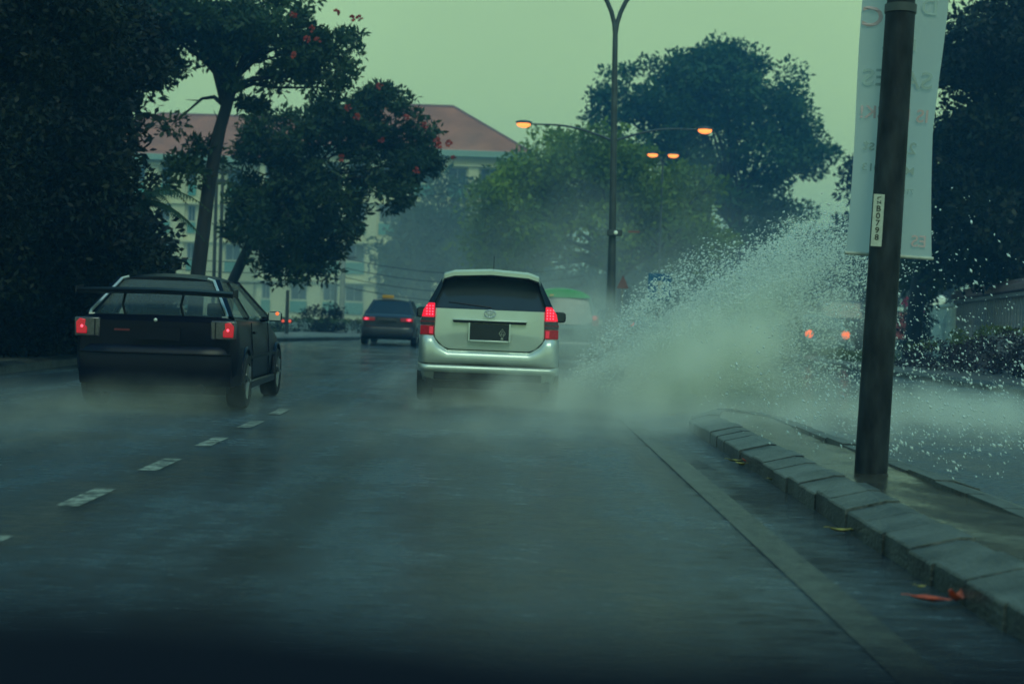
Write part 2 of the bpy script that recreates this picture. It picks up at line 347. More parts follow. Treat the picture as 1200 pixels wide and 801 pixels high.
# dashed lane line
for k, y in enumerate([4.65, 6.4, 8.2, 9.95, 11.7, 13.5, 15.2]):
    sheet('lane_dash', [(-2.44, y - .38), (-2.31, y - .38), (-2.31, y + .38), (-2.44, y + .38)], 0.004, M['white_line'], road)
sheet('edge_line', [(1.31, 1.0), (1.49, 1.0), (1.49, 16.5), (1.31, 16.5)], 0.004, M['edge_line'], road)

# kerbs ------------------------------------------------------------
def kerb_run(parent, pts, stone_len, h=0.15, w=0.30, jitter=1.0, face=0.10):
    """stones laid along a polyline; w is measured to the left of travel"""
    segs = [(Vector(pts[i]), Vector(pts[i + 1])) for i in range(len(pts) - 1)]
    k = 0
    for a, b_ in segs:
        d = b_ - a; L = d.length; d.normalize(); nrm = Vector((-d.y, d.x)); n = max(1, round(L / stone_len)); q = L / n
        for i in range(n):
            s0 = a + d * (i * q + 0.006 + random.random() * 0.006); s1 = a + d * ((i + 1) * q - 0.006)
            o1 = nrm * random.uniform(-.008, .008) * jitter; dz = random.uniform(-.008, .008) * jitter; o2 = o1 + nrm * random.uniform(-.006, .006) * jitter
            if k % 5 == 3: o1 += nrm * .012 * jitter
            k += 1
            ring = lambda p, o: [(p + o + nrm * x).to_3d() + Vector((0, 0, z)) for x, z in ((0, -0.04), (0.0, face + dz - .012), (0.012, face + dz), (w * .62, h + dz), (w, h + dz), (w, -0.04))]
            MB().loft([ring(s0, o1), ring(s1, o2)]).build('kerb_stone', M['kerb'], parent, smooth=20)
kx, kr = 1.93, 3.12
med = MB()
mp = [(kx + .28, -4), (kr - .22, -4), (kr - .22, 14.2), (kr - .34, 15.4), (2.5, 16.05), (kx + .34, 15.4), (kx + .28, 14.2)]
def ms_(u, v):
    y = -4 + 20.0 * v; t = max(0, (y - 13.8) / 2.3); nar = math.sqrt(max(0.0, 1 - min(1, t) ** 2))
    cx = (kx + kr) / 2; hw = (kr - kx) / 2 - .22; x = cx + (u * 2 - 1) * hw * nar
    return (x, y, 0.128 + 0.012 * math.sin(y * 1.7 + x * 3) + 0.006 * math.sin(y * 6.1 + x * 11))
med.grid(ms_, 12, 120)
median = med.build('median_strip', M['paving'], smooth=60); tag(median, 'wet muddy paved median strip between the carriageways', kind='structure')
nose = [((kx + kr) / 2 - (kr - kx) / 2 * math.cos(t), 14.2 + 1.9 * math.sin(t)) for t in [math.pi * i / 10 for i in range(11)]]
# left face travels north->south so that "left" is into the median... use reversed orders to keep stones inward
kerb_run(median, [(kr, 14.2), (kr, -4)][::-1], 0.62)
kerb_run(median, nose[::-1], 0.45)
kerb_run(median, [(kx, 14.2), (kx, 2.2)], 0.47, jitter=1.6) if False else None
def kerb_left(parent, x, y0, y1, L):
    y = y0; k = 0
    while y < y1 - 0.1:
        q = L * random.uniform(.85, 1.2); q = min(q, y1 - y)
        ox = random.uniform(-.008, .008); ox2 = ox + random.uniform(-.008, .008); dz = random.uniform(-.01, .008)
        if k % 4 == 2: ox -= .014; ox2 -= .014
        if 7.6 < y < 8.3: dz += 0.012; 
        gap = .010 if k % 3 else .024
        ring = lambda yy, o: [(x + o + a, yy, z) for a, z in ((0, -.04), (0, .098 + dz), (.008, .108 + dz), (.215, .158 + dz), (.225, .162 + dz), (.30, .162 + dz), (.31, -.04))]
        MB().loft([ring(y + gap / 2, ox), ring(y + q - gap / 2, ox2)]).build('kerb_stone', M['kerb'], parent, smooth=20)
        y += q; k += 1
kerb_left(median, kx, 2.0, 14.2, 0.42)
# the median goes on beyond the gap
med2 = empty('far_median', (0, 0, 0)); 
bpy.data.objects.remove(med2)
med2 = MB().add([(2.55, 27.3, .13), (3.5, 27.3, .13), (5.4, 90, .13), (4.6, 90, .13)], [(0, 1, 2, 3)]).build('far_median_strip', M['soil'], smooth=0)
tag(med2, 'planted median strip going on beyond the splash', kind='structure')
kerb_run(med2, [(2.3, 27), (3.75, 27), (5.65, 90)][:2], 0.5, w=.25)
kerb_run(med2, [(3.75, 27), (5.65, 90)], 2.0, w=.25)
kerb_run(med2, [(4.35, 90), (2.3, 27)], 2.0, w=.25)
# footways
fl = MB().add([(-10.2, -8, .13), (-7.58, -8, .13), (-7.58, 43, .13), (-5.5, 49.2, .13), (-3, 62, .13), (-1.3, 110, .13), (-4, 110, .13), (-6, 62, .13), (-8.6, 50, .13), (-10.2, 44, .13)], [tuple(range(10))]).build('left_footway', M['footway'], smooth=0)
tag(fl, 'dim wet footway along the left kerb', kind='structure')
kerb_run(fl, [(-7.3, 8), (-7.3, 43)], 1.0, w=.28, face=.11); kerb_run(fl, [(-7.3, 43), (-5.2, 49), (-2.6, 62), (-1.0, 110)], 1.6, w=.28, face=.11)
fr = MB().add([(9.58, -8, .13), (12.4, -8, .13), (12.4, 24, .13), (12.2, 60, .13), (13.5, 110, .13), (10.2, 110, .13), (8.7, 62, .13), (8.5, 49, .13), (8.58, 43, .13), (9.58, 12, .13)], [tuple(range(10))]).build('right_footway', M['footway'], smooth=0)
tag(fr, 'wet footway beside the far carriageway below the hedge', kind='structure')
kerb_run(fr, [(8.4, 62), (8.2, 49), (8.3, 43), (9.3, 12)], 1.0, w=.28, face=.11)
kerb_run(fr, [(10.0, 110), (8.4, 62)], 2.0, w=.28, face=.11)

# ------------------------------------------------------------------ foliage
def leaves(name, cent, rad, per, size, m, parent=None, aspect=0.5, droop=0.0, seed=1, kind=None):
    """cent (n,3) clump centres, rad (n,) clump radii: many small bent leaves"""
    g_ = np.random.default_rng(seed); cent = np.asarray(cent); rad = np.asarray(rad); n = len(cent)
    idx = np.repeat(np.arange(n), per); N = len(idx)
    d = g_.normal(size=(N, 3)); d /= np.linalg.norm(d, axis=1)[:, None]
    rr = g_.random(N) ** 0.45
    p = cent[idx] + d * (rad[idx] * rr)[:, None] * np.array([1.15, 1.15, 0.8])
    t = g_.normal(size=(N, 3)); t = t * 0.8 + d * 0.7; t[:, 2] -= droop; t /= np.linalg.norm(t, axis=1)[:, None]
    o = g_.normal(size=(N, 3)); s_ = np.cross(t, o); s_ /= np.linalg.norm(s_, axis=1)[:, None]; nn = np.cross(s_, t)
    L = size * g_.uniform(0.6, 1.35, N)[:, None]; W = L * aspect
    v0 = p; v1 = p + t * L * .5 + s_ * W * .5; v2 = p + t * L + nn * L * 0.15; v3 = p + t * L * .5 - s_ * W * .5
    V = np.stack([v0, v1, v2, v3], 1).reshape(-1, 3)
    me = bpy.data.meshes.new(name); me.vertices.add(4 * N); me.vertices.foreach_set('co', V.ravel().astype(np.float32))
    me.loops.add(4 * N); me.loops.foreach_set('vertex_index', np.arange(4 * N, dtype=np.int32))
    me.polygons.add(N); me.polygons.foreach_set('loop_start', np.arange(0, 4 * N, 4, dtype=np.int32))
    me.update(calc_edges=True); me.materials.append(m)
    ob = bpy.data.objects.new(name, me); col.objects.link(ob)
    if parent: ob.parent = parent
    if kind: ob['kind'] = kind
    return ob
def clumps(envs, n, r, seed):
    """envs: list of (centre, radii, weight)"""
    g_ = np.random.default_rng(seed); out = []; w = np.array([e_[2] for e_ in envs], float); w /= w.sum()
    for i in g_.choice(len(envs), n, p=w):
        c, rad, _ = envs[i]; d = g_.normal(size=3); d /= np.linalg.norm(d)
        out.append(np.array(c) + d * np.array(rad) * (g_.random() ** 0.4))
    return np.array(out), r * g_.uniform(.55, 1.3, n)
def env(px, py, rx, ry, Y, dep, w=1.0):
    c = P(px, py, Y); s_ = FPX / Y; return ((c.x, c.y, c.z), (rx / s_, dep, ry / s_), w)
def tree(name, label, base, trunk_pts, tr0, tr1, envs, nc, cr_, per, size, m, seed, aspect=.5, limbs=9, droop=0.0, cat='tree', group=None, limb_r=None, fork=None):
    root = empty(name, base, 0, label, cat, group); B = Vector(base)
    cc, rr = clumps(envs, nc, cr_, seed)
    rd_ = random.Random(seed)
    tk = MB(); pts = [Vector(p) - B for p in trunk_pts]; tk.tube(pts, tr0, 10, tr1)
    start = fork or pts[-1]
    ks = rd_.sample(range(nc), min(limbs, nc)); lr = limb_r or tr1 * .7
    for k in ks:
        a = pts[-1].lerp(pts[-2], rd_.random() * .7) ; e_ = Vector(cc[k]) - B; mid = a.lerp(e_, .5) + Vector((rd_.uniform(-.3, .3), rd_.uniform(-.3, .3), rd_.uniform(0, .5)))
        tk.tube([a, a.lerp(mid, .5) + Vector((0, 0, .15)), mid, e_], [lr, lr * .75, lr * .5, lr * .15], 6)
        for q in range(3):
            s0 = mid.lerp(e_, rd_.random()); s1 = s0 + Vector((rd_.uniform(-1, 1), rd_.uniform(-1, 1), rd_.uniform(-.2, .9))) * cr_ * 1.3
            tk.tube([s0, s1], lr * .25, 5, lr * .06)
    tk.build('trunk', M['bark'], root, smooth=60)
    leaves('crown', cc - np.array(base), rr, per, size, m, root, aspect, droop, seed)
    return root, cc, rr
def blossoms(root, spots, r, m, seed, name='flower_cluster'):
    rd_ = random.Random(seed); B = root.location
    for c in spots:
        mb = MB(); c = Vector(c) - B
        for k in range(14):
            d = Vector((rd_.gauss(0, 1), rd_.gauss(0, 1), rd_.gauss(.3, 1))).normalized(); p = c + d * r * .5
            s_ = d.orthogonal().normalized() * r * .35; u = d.cross(s_).normalized() * r * .35
            mb.add([p - d * r * .3, p + s_ + d * r * .2, p + d * r * .5, p - s_ + d * r * .2, p + u + d * r * .2], [(0, 1, 2, 3), (0, 4, 2)])
        mb.build(name, m, root, smooth=0)

def gpt(px, Y): c = P(px, 380, Y); return (c.x, Y, 0.0)
# centre rain tree
b0 = gpt(718, 70)
tree('rain_tree', 'broad domed olive green tree spreading behind the double-arm lamp post', b0,
     [b0, P(720, 345, 70), P(722, 305, 70)], .45, .34,
     [env(700, 240, 120, 72, 70, 4.5, 5), env(610, 250, 62, 62, 70, 4, 2.2), env(790, 260, 62, 66, 70, 4, 2.2), env(690, 190, 75, 34, 70, 4, 1.8), env(590, 285, 40, 35, 70, 3, .8), env(825, 290, 30, 40, 70, 3, .8)],
     260, .95, 150, .30, M['leaf_rain'], 3, limbs=16, limb_r=.2)
# tall tree behind
b1 = gpt(880, 88)
tree('tall_tree', 'tallest dark tree with gaps in its crown behind the domed tree', b1,
     [b1, P(875, 300, 88), P(850, 230, 88)], .6, .42,
     [env(770, 125, 78, 52, 88, 4, 3), env(850, 105, 85, 42, 88, 4, 3), env(905, 160, 58, 60, 88, 4, 2.4), env(930, 110, 24, 30, 88, 3, .7), env(730, 130, 42, 32, 88, 3, 1), env(880, 240, 66, 46, 88, 4, 2), env(790, 180, 70, 34, 88, 4, 1.3), env(840, 75, 50, 18, 88, 3, .8), env(948, 178, 22, 40, 88, 3, .8)],
     230, .95, 170, .34, M['leaf_back'], 5, limbs=22, limb_r=.22)
# hazy trees in front of the block and behind the cars
b2 = gpt(500, 100)
tree('bushy_tree', 'misty grey-green bushy tree behind the silver people carrier', b2, [b2, P(500, 330, 100), P(502, 290, 100)], .35, .25,
     [env(515, 265, 60, 62, 100, 4, 3), env(480, 300, 38, 50, 100, 4, 1.4), env(560, 300, 60, 50, 100, 4, 2), env(610, 330, 60, 36, 100, 4, 1.5)], 170, 1.2, 110, .42, M['leaf_far'], 7)
b3 = gpt(985, 75)
tree('bushy_tree', 'low dark tree whose top shows between the tall tree and the banner', b3, [b3, P(985, 350, 75), P(985, 320, 75)], .35, .25,
     [env(985, 320, 60, 50, 75, 4, 3), env(1060, 310, 60, 70, 75, 4, 3), env(940, 340, 50, 36, 75, 3, 1.4), env(1010, 210, 14, 24, 75, 2, .3), env(1004, 280, 16, 30, 75, 2, .4)], 240, 1.0, 110, .33, M['leaf_dark'], 9)
b3b = gpt(835, 95)
tree('bushy_tree', 'low bushy tree filling the gap below the tall crown', b3b, [b3b, P(835, 350, 95), P(835, 320, 95)], .35, .25,
     [env(830, 320, 90, 40, 95, 3, 3), env(760, 340, 70, 30, 95, 3, 2), env(690, 345, 60, 30, 95, 3, 2)], 150, 1.2, 100, .42, M['leaf_back'], 10)
# right side trees
b4 = (14.6, 38, 0)
tree('roadside_tree', 'tall dark tree rising at the right edge beyond the banner', b4, [b4, (14.7, 38, 4.0), (14.9, 38, 7.0)], .4, .26,
     [env(1165, 60, 70, 50, 38, 2.5, 2.0), env(1165, 170, 62, 70, 38, 2.5, 3), env(1150, 270, 62, 55, 38, 2.5, 3), env(1205, 20, 60, 30, 38, 2, 1), env(1205, 120, 40, 100, 38, 2, 2), env(1120, 215, 26, 80, 38, 2, 1.3)],
     340, .62, 130, .20, M['leaf_dark'], 11, limbs=16)
b5 = (13.2, 46, 0)
tree('roadside_tree', 'lower olive tree hanging over the slatted fence on the right', b5, [b5, (13.3, 46, 2.0), (13.4, 46, 3.4)], .3, .2,
     [env(1120, 270, 40, 50, 44, 2, 2), env(1170, 250, 50, 60, 44, 2, 2), env(1085, 320, 34, 34, 48, 2, 1), env(1195, 300, 40, 40, 40, 2, 1)],
     170, .6, 120, .2, leafmat('olive_foliage', (0.02, 0.035, 0.012), (0.06, 0.085, 0.015), .8), 12)
# left trees
b6 = (-8.9, 23, 0)
tree('roadside_tree', 'huge near-black tree filling the left edge of the road', b6, [b6, (-8.9, 23, 2.5), (-8.7, 23, 4.6)], .35, .25,
     [env(30, 120, 100, 140, 23, 2, 4), env(95, 60, 80, 80, 23, 2, 3), env(100, 200, 66, 90, 23, 2, 3), env(60, 300, 90, 80, 24, 2, 3), env(130, 290, 46, 60, 24, 2, 2), env(40, 400, 80, 30, 25, 1.5, 1.6), env(125, 12, 44, 30, 24, 2, 1.1), env(-40, 250, 60, 200, 23, 2, 3), env(128, 345, 40, 36, 25, 1.5, 1)],
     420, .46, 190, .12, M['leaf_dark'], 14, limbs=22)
b6b = (-11.5, 30, 0)
tree('roadside_tree', 'dark tree standing second in line behind the black one on the left', b6b, [b6b, (-11.5, 30, 3), (-11.5, 30, 5.5)], .4, .3,
     [env(40, 150, 110, 140, 31, 2, 4), env(60, 330, 110, 90, 31, 2, 4), env(120, 300, 60, 80, 31, 2, 2), env(110, 90, 30, 60, 31, 2, .6), env(20, 20, 80, 60, 31, 2, 2)],
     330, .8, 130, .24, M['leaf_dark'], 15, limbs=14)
b6c = (-9.0, 17.5, 0)
tree('roadside_tree', 'nearest dark tree leaning in at the top left corner', b6c, [b6c, (-9.0, 17.5, 2.5), (-8.6, 17.5, 5.2)], .3, .2,
     [env(20, 40, 90, 60, 17.5, 1.2, 2), env(-60, 200, 90, 160, 17.5, 1.2, 2), env(70, 10, 70, 30, 17.5, 1.2, 1)], 150, .4, 200, .08, M['leaf_dark'], 16)
# African tulip tree with a leaning trunk
b7 = gpt(226, 35)
root7, cc7, rr7 = tree('tulip_tree', 'tall thin-trunked tree with red blossoms rising behind the dark hatchback', b7,
     [b7, P(232, 320, 35), P(245, 215, 35), P(258, 150, 35), P(275, 92, 35)], .20, .13,
     [env(330, 45, 88, 46, 35, 2, 4), env(245, 30, 70, 40, 35, 1.8, 2.5), env(190, 75, 34, 34, 35, 1.5, .7), env(370, 80, 48, 32, 35, 1.5, 1.3), env(228, 165, 32, 40, 35, 1.2, .9), env(195, 20, 50, 34, 35, 1.5, 1.4), env(290, 110, 44, 22, 35, 1.2, .6), env(205, 215, 30, 24, 35, 1, .35)],
     160, .34, 150, .18, M['leaf_tulip'], 17, aspect=.4, limbs=26, limb_r=.075)
blossoms(root7, [P(x, y, 33.0) for x, y in ((365, 34), (360, 46), (345, 65), (412, 22), (421, 22), (344, 18), (394, 15), (372, 48))], .10, M['flower'], 1)
b8 = gpt(262, 42)
root8, cc8, rr8 = tree('tulip_tree', 'lower spreading tree with red blossoms leaning right in front of the cream block', b8,
     [b8, P(270, 335, 42), P(300, 270, 42), P(345, 215, 42)], .18, .12,
     [env(420, 150, 74, 44, 42, 2, 3), env(330, 170, 56, 46, 42, 2, 2.2), env(470, 205, 46, 44, 42, 2, 2), env(400, 225, 70, 34, 42, 2, 1.8), env(320, 260, 56, 44, 42, 2, 2.4), env(345, 300, 44, 32, 42, 1.5, 1.5), env(500, 175, 26, 22, 42, 1.5, .7), env(440, 118, 34, 18, 42, 1.5, .8), env(400, 270, 20, 20, 42, 1, .4), env(375, 275, 35, 30, 42, 1, .8), env(350, 232, 62, 40, 42, 1.5, 1.6), env(300, 190, 30, 44, 42, 1.2, .9)],
     235, .40, 140, .20, M['leaf_tulip'], 19, aspect=.4, limbs=22, limb_r=.07)
blossoms(root8, [P(x, y, 39.6) for x, y in ((445, 101), (408, 126), (476, 138), (498, 147), (512, 165), (514, 170), (526, 168), (532, 186), (488, 200), (447, 164), (400, 185), (418, 137))], .12, M['flower'], 2)
# palm with long drooping fronds at the edge of the dark trees
def palm(base, top, n, length, seed, label):
    root = empty('palm', base, 0, label, 'palm tree'); B = Vector(base); T = Vector(top) - B; rd_ = random.Random(seed)
    MB().tube([(0, 0, 0), T * .5, T], .11, 8, .08).build('trunk', M['bark'], root, smooth=60)
    for k in range(n):
        a = 2 * math.pi * k / n + rd_.uniform(-.2, .2); el = rd_.uniform(.1, 1.1); L = length * rd_.uniform(.8, 1.1); mb = MB(); pts = []
        for i in range(9):
            t = i / 8; pts.append(T + Vector((math.cos(a) * L * t * math.cos(el * (1 - t)), math.sin(a) * L * t * math.cos(el * (1 - t)), L * (math.sin(el) * t - .75 * t * t))))
        mb.tube(pts, .018, 5, .005)
        for i in range(1, 26):
            t = i / 26; j = min(7, int(t * 8)); p = pts[j].lerp(pts[j + 1], t * 8 - j); d = (pts[j + 1] - pts[j]).normalized(); sd = d.cross(Vector((0, 0, 1))).normalized()
            for sg in (-1, 1):
                ll = .34 * math.sin(math.pi * min(1, t + .15)) + .06; q = p + (sd * sg * .8 + d * .5 + Vector((0, 0, -.45))) * ll; w_ = d * .022
                mb.add([p - w_, p + w_, q], [(0, 1, 2)])
        mb.build('frond', M['leaf_tulip'], root, smooth=0)
pt = P(160, 235, 27); palm((pt.x, 27, 0), pt, 13, 1.5, 4, 'palm with long drooping fronds at the edge of the dark left trees')

# hedge, verge plants
def hedge(name, label, a, b_, h, w, m, tipm, seed, per=40, size=.07):
    a = Vector(a); b_ = Vector(b_); root = empty(name, a.to_3d(), 0, label, 'hedge'); d = b_ - a; L = d.length; g_ = np.random.default_rng(seed)
    n = int(L * 16); t = g_.random(n); off = g_.uniform(-w / 2, w / 2, n); d3 = np.array([d.x, d.y, 0]); nr = np.array([-d.y, d.x, 0]) / L
    hh = h(t) if callable(h) else np.full(n, h); z = g_.random(n) ** .7 * hh
    c = t[:, None] * d3 + off[:, None] * nr; c[:, 2] = z * .95
    leaves('foliage', c, np.full(n, .2), per, size, m, root, .6, 0, seed, kind='stuff')
    n2 = int(L * 8); t = g_.random(n2); off = g_.uniform(-w / 2, w / 2, n2); hh = h(t) if callable(h) else np.full(n2, h)
    c = t[:, None] * d3 + off[:, None] * nr; c[:, 2] = hh + .02
    leaves('hedge_tips', c, np.full(n2, .12), 26, size, tipm, root, .5, -.6, seed + 1, kind='stuff')
    return root
hedge('clipped_hedge', 'dark purple clipped hedge with yellow-green tips below the slatted fence', (9.9, 35.5), (11.6, 27), lambda t: .45 + .62 * np.minimum(1, t * 2.2), 1.3, M['leaf_hedge'], M['leaf_lime'], 31, per=60)
hedge('low_border', 'low green border plants beside the footway behind the thick pole', (9.4, 41), (9.8, 36.5), .28, .8, M['grass'], M['leaf_lime'], 33)
hedge('verge_hedge', 'dim green hedge along the left verge below the cream block', (-13, 52), (-4.3, 56), .55, 1.4, M['leaf_dark'], M['grass'], 35)
for (px, Y, h_, lab) in ((380, 56, 1.3, 'rounded dark shrub on the verge left of the concrete utility post'), (345, 30, .01, '')):
    if not lab: continue
    c = gpt(px, Y); root = empty('shrub', c, 0, lab, 'shrub'); cc, rr = clumps([((0, 0, h_ * .5), (.9, .7, h_ * .45), 1)], 30, .3, 41)
    leaves('foliage', cc, rr, 70, .12, M['leaf_dark'], root, .5, 0, 41); MB().tube([(0, 0, 0), (.05, 0, h_ * .6)], .05, 6, .02).build('stem', M['bark'], root)
# verge undergrowth under the left trees (stops light under the crowns)
gpts = np.stack([rng.uniform(-14.5, -10.0, 1500), rng.uniform(12, 46, 1500), rng.uniform(.1, 1.5, 1500)], 1)
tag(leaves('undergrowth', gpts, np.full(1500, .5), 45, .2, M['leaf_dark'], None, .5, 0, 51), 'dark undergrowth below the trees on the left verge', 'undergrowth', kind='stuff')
# grass on verges
gp = np.concatenate([np.stack([rng.uniform(-13, -8.9, 1200), rng.uniform(40, 60, 1200), rng.uniform(0, .08, 1200)], 1)])
tag(leaves('grass', gp, np.full(1200, .35), 20, .10, M['grass'], None, .25, -1.2, 52), 'short green grass on the verge by the cream block', 'grass', kind='stuff')

# ------------------------------------------------------------------ cream block with terracotta roof
def block(name, label, px0, px1, Y, eave, ridge_z, cols_px, rows, hip_l, hip_r, depth=16):
    x0 = P(px0, 360, Y).x; x1 = P(px1, 360, Y).x; root = empty(name, ((x0 + x1) / 2, Y, 0), 0, label, 'building'); cx = (x0 + x1) / 2
    W = x1 - x0; cols = [(P(a, 360, Y).x - cx, P(b_, 360, Y).x - cx) for a, b_ in cols_px]
    wall = MB()
    xs = sorted(set([-W / 2, W / 2] + [v for c in cols for v in c])); zs = sorted(set([0, eave] + [v for r_ in rows for v in r_]))
    for i in range(len(xs) - 1):
        for j in range(len(zs) - 1):
            isw = any(abs(xs[i] - c[0]) < 1e-6 for c in cols) and any(abs(zs[j] - r_[0]) < 1e-6 for r_ in rows)
            if not isw: wall.box(((xs[i] + xs[i + 1]) / 2, .2, (zs[j] + zs[j + 1]) / 2), (xs[i + 1] - xs[i], .4, zs[j + 1] - zs[j]))
    wall.box((0, depth / 2, eave / 2), (W - .02, depth - .82, eave - .02))
    wall.build('wall', M['cream'], root, smooth=0)
    for c in cols:
        for r_ in rows:
            w_ = c[1] - c[0]; h_ = r_[1] - r_[0]; mx_, mz = (c[0] + c[1]) / 2, (r_[0] + r_[1]) / 2
            f = MB(); f.box((mx_, .12, r_[0] + .04), (w_ - .01, .12, .08)).box((mx_, .12, r_[1] - .04), (w_ - .01, .12, .08)).box((c[0] + .045, .12, mz), (.08, .12, h_ - .17)).box((c[1] - .045, .12, mz), (.08, .12, h_ - .17)).box((mx_, .12, mz), (.06, .1, h_ - .17))
            fo = f.build('window', M['win_frame'], root, smooth=0)
            MB().box((mx_, .16, mz), (w_ - .1, .03, h_ - .1)).build('pane', M['win_glass'], fo, smooth=0)
            MB().box((mx_, -.05, r_[0] - .55), (w_ + .05, .1, .95)).build('spandrel_panel', M['teal_panel'], root, smooth=0)
    for a, b_ in zip(cols[:-1], cols[1:]):
        w_ = b_[0] - a[1]
        MB().box(((a[1] + b_[0]) / 2, -.15, eave / 2 - .3), (w_ * .72, .3, eave - .6)).build('pilaster', M['cream'], root, smooth=0)
    for r_ in rows:
        MB().box((0, -.25, r_[1] + .16), (W + .1, .5, .14)).build('sunshade_ledge', M['cream'], root, smooth=0)
    MB().box((0, -.9, eave + .1), (W + 1.8, .22, .5)).build('gutter', M['gutter'], root, smooth=0)
    MB().box((0, depth / 2 - .5, eave - .02), (W + 1.6, depth + .8, .12)).build('soffit', M['gutter'], root, smooth=0)
    e = .9; zr = ridge_z; hl = depth / 2 * hip_l; hr = depth / 2 * hip_r
    A = [(-W / 2 - e, -e, eave + .35), (W / 2 + e, -e, eave + .35), (W / 2 + e, depth + e, eave + .35), (-W / 2 - e, depth + e, eave + .35), (-W / 2 + hl, depth / 2, zr), (W / 2 - hr, depth / 2, zr)]
    ro = MB().add(A, [(0, 1, 5, 4), (1, 2, 5), (2, 3, 4, 5), (3, 0, 4), (0, 3, 2, 1)]).build('roof', M['roof'], root, smooth=0)
    MB().tube([A[4], A[5]], .16, 6).build('ridge_cap', M['ridge'], ro); MB().tube([A[1], A[5]], .14, 6).build('ridge_cap', M['ridge'], ro)
    if hip_l: MB().tube([A[0], A[4]], .14, 6).build('ridge_cap', M['ridge'], ro)
    # courses of tiles: thin ledges across the near slope
    tl = MB(); a0, a1, r1, r0 = map(Vector, (A[0], A[1], A[5], A[4])); N_ = 26
    for i in range(1, N_):
        t = i / N_; p = a0.lerp(r0, t); q = a1.lerp(r1, t); tl.box(((p.x + q.x) / 2, (p.y + q.y) / 2 - .02, (p.z + q.z) / 2 + .03), ((q - p).length, .10, .05))
    o = tl.build('tile_courses', M['roof'], ro, smooth=0); o['kind'] = 'stuff'
    return root
fl_ = 3.32
rowsz = [(1.55 + k * fl_, 2.95 + k * fl_) for k in range(4)]
block('office_block', 'hip-roofed wing of the cream block at its right end', 300, 604, 118, 13.9, 18.9,
      [(306, 316), (340, 359), (378, 395), (404, 425), (441, 466), (482, 504), (520, 542), (558, 580)], rowsz, 1.0, .85, 14)
block('office_block', 'long terracotta-roofed wing of the cream block behind the thin tree trunk', 60, 330, 126, 13.6, 18.6,
      [(80, 96), (112, 128), (150, 166), (185, 196), (217, 226), (262, 280), (300, 318)], rowsz, .9, 0, 16)

# posts, wires ------------------------------------------------------
def utility(px, Y, top_py, r, m, label, name='utility_post', arms=False):
    b_ = gpt(px, Y); T = P(px, top_py, Y); root = empty(name, b_, 0, label, 'post'); h = T.z
    MB().tube([(0, 0, -.05), (0, 0, h * .5), (0, 0, h)], r, 10, r * .8).build('post', m, root, smooth=60)
    MB().box((0, 0, h - .35), (r * 9, .1, .12)).build('crossarm', M['steel'], root)
    return root
u1 = utility(400, 62, 292, .13, M['pale_post'], 'pale concrete utility post in front of the cream block')
h1 = P(400, 292, 62).z
for k in range(4):
    cb = MB(); pts = []
    for i in range(13):
        t = i / 12; pts.append((-.4 + k * .05 + 11 * t, 3 * t, h1 - .3 - k * .42 - 1.6 * 4 * t * (1 - t) * .35))
    cb.tube(pts, .018, 4).build('overhead_wire', M['black'], u1)
for k in range(3):
    cb = MB(); pts = []
    for i in range(13):
        t = i / 12; pts.append((-.2 - 9.5 * t, -4 * t, h1 - .4 - k * .45 - .9 * 4 * t * (1 - t) * .4))
    cb.tube(pts, .016, 4).build('overhead_wire', M['black'], u1)
utility(249, 50, 200, .07, M['steel'], 'left one of two thin dark posts right of the leaning trunk')
utility(256, 52, 190, .07, M['steel'], 'right one of two thin dark posts right of the leaning trunk')
utility(392, 70, 318, .06, M['steel'], 'thin dark post just left of the concrete utility post')
utility(198, 40, 268, .05, M['steel'], 'short thin dark post left of the leaning trunk')
b_ = gpt(336, 50); rt = empty('marker_post', b_, 0, 'slim dark post with a pair of small red lamps on the left verge', 'post')
MB().tube([(0, 0, -.05), (0, 0, P(337, 340, 50).z)], .07, 8, .06).build('post', M['steel'], rt)
MB().box((0, -.06, P(337, 376, 50).z), (.42, .06, .14)).build('crossarm', M['steel'], rt)
for s in (-1, 1):
    MB().ell((s * .12, -.1, P(337, 376, 50).z), (.05, .03, .05)).build('lamp', lens('small_red_lamp', (1, .12, .05), (.5, .05, .03), 1.2), rt)

# ------------------------------------------------------------------ street lamps on the median
lp = gpt(717, 32.5); lamp1 = empty('street_lamp', lp, 0, 'tall near lamp post whose two arms curve out of the top of the photograph', 'street lamp', 'street lamps on the median')
hf_ = P(721, 42, 32.5).z
dx = P(721, 42, 32.5).x - lp[0]
MB().tube([(0, 0, 0), (dx * .5, 0, hf_ * .5), (dx, 0, hf_)], .10, 12, .06).build('post', M['steel'], lamp1, smooth=60)
MB().tube([(0, 0, 0), (0, 0, 1.3)], .15, 12, .14).build('post_base', M['steel'], lamp1, smooth=60)
for s in (-1, 1):
    pts = [(dx + s * 2.2 * (t ** 1.7), 0, hf_ + 1.75 * (1 - (1 - t) ** 2.0)) for t in [i / 12 for i in range(13)]]
    MB().tube(pts, .055, 8, .04).build('arm', M['steel'], lamp1, smooth=60)
    MB().ell((dx + s * 2.6, 0, hf_ + 1.75), (.42, .16, .09)).build('lamp_head', M['steel'], lamp1, smooth=60)
zb = P(716, 273, 32.5).z
MB().box((-.02, -.16, zb), (.34, .1, .14)).build('control_box', M['steel'], lamp1, bevel=.01)
MB().ell((.0, -.24, zb), (.045, .03, .045)).build('indicator_lamp', M['globe'], lamp1)
MB().box((.42, -.1, zb + .04), (.26, .03, .05)).build('bracket', M['warn_sign'], lamp1)
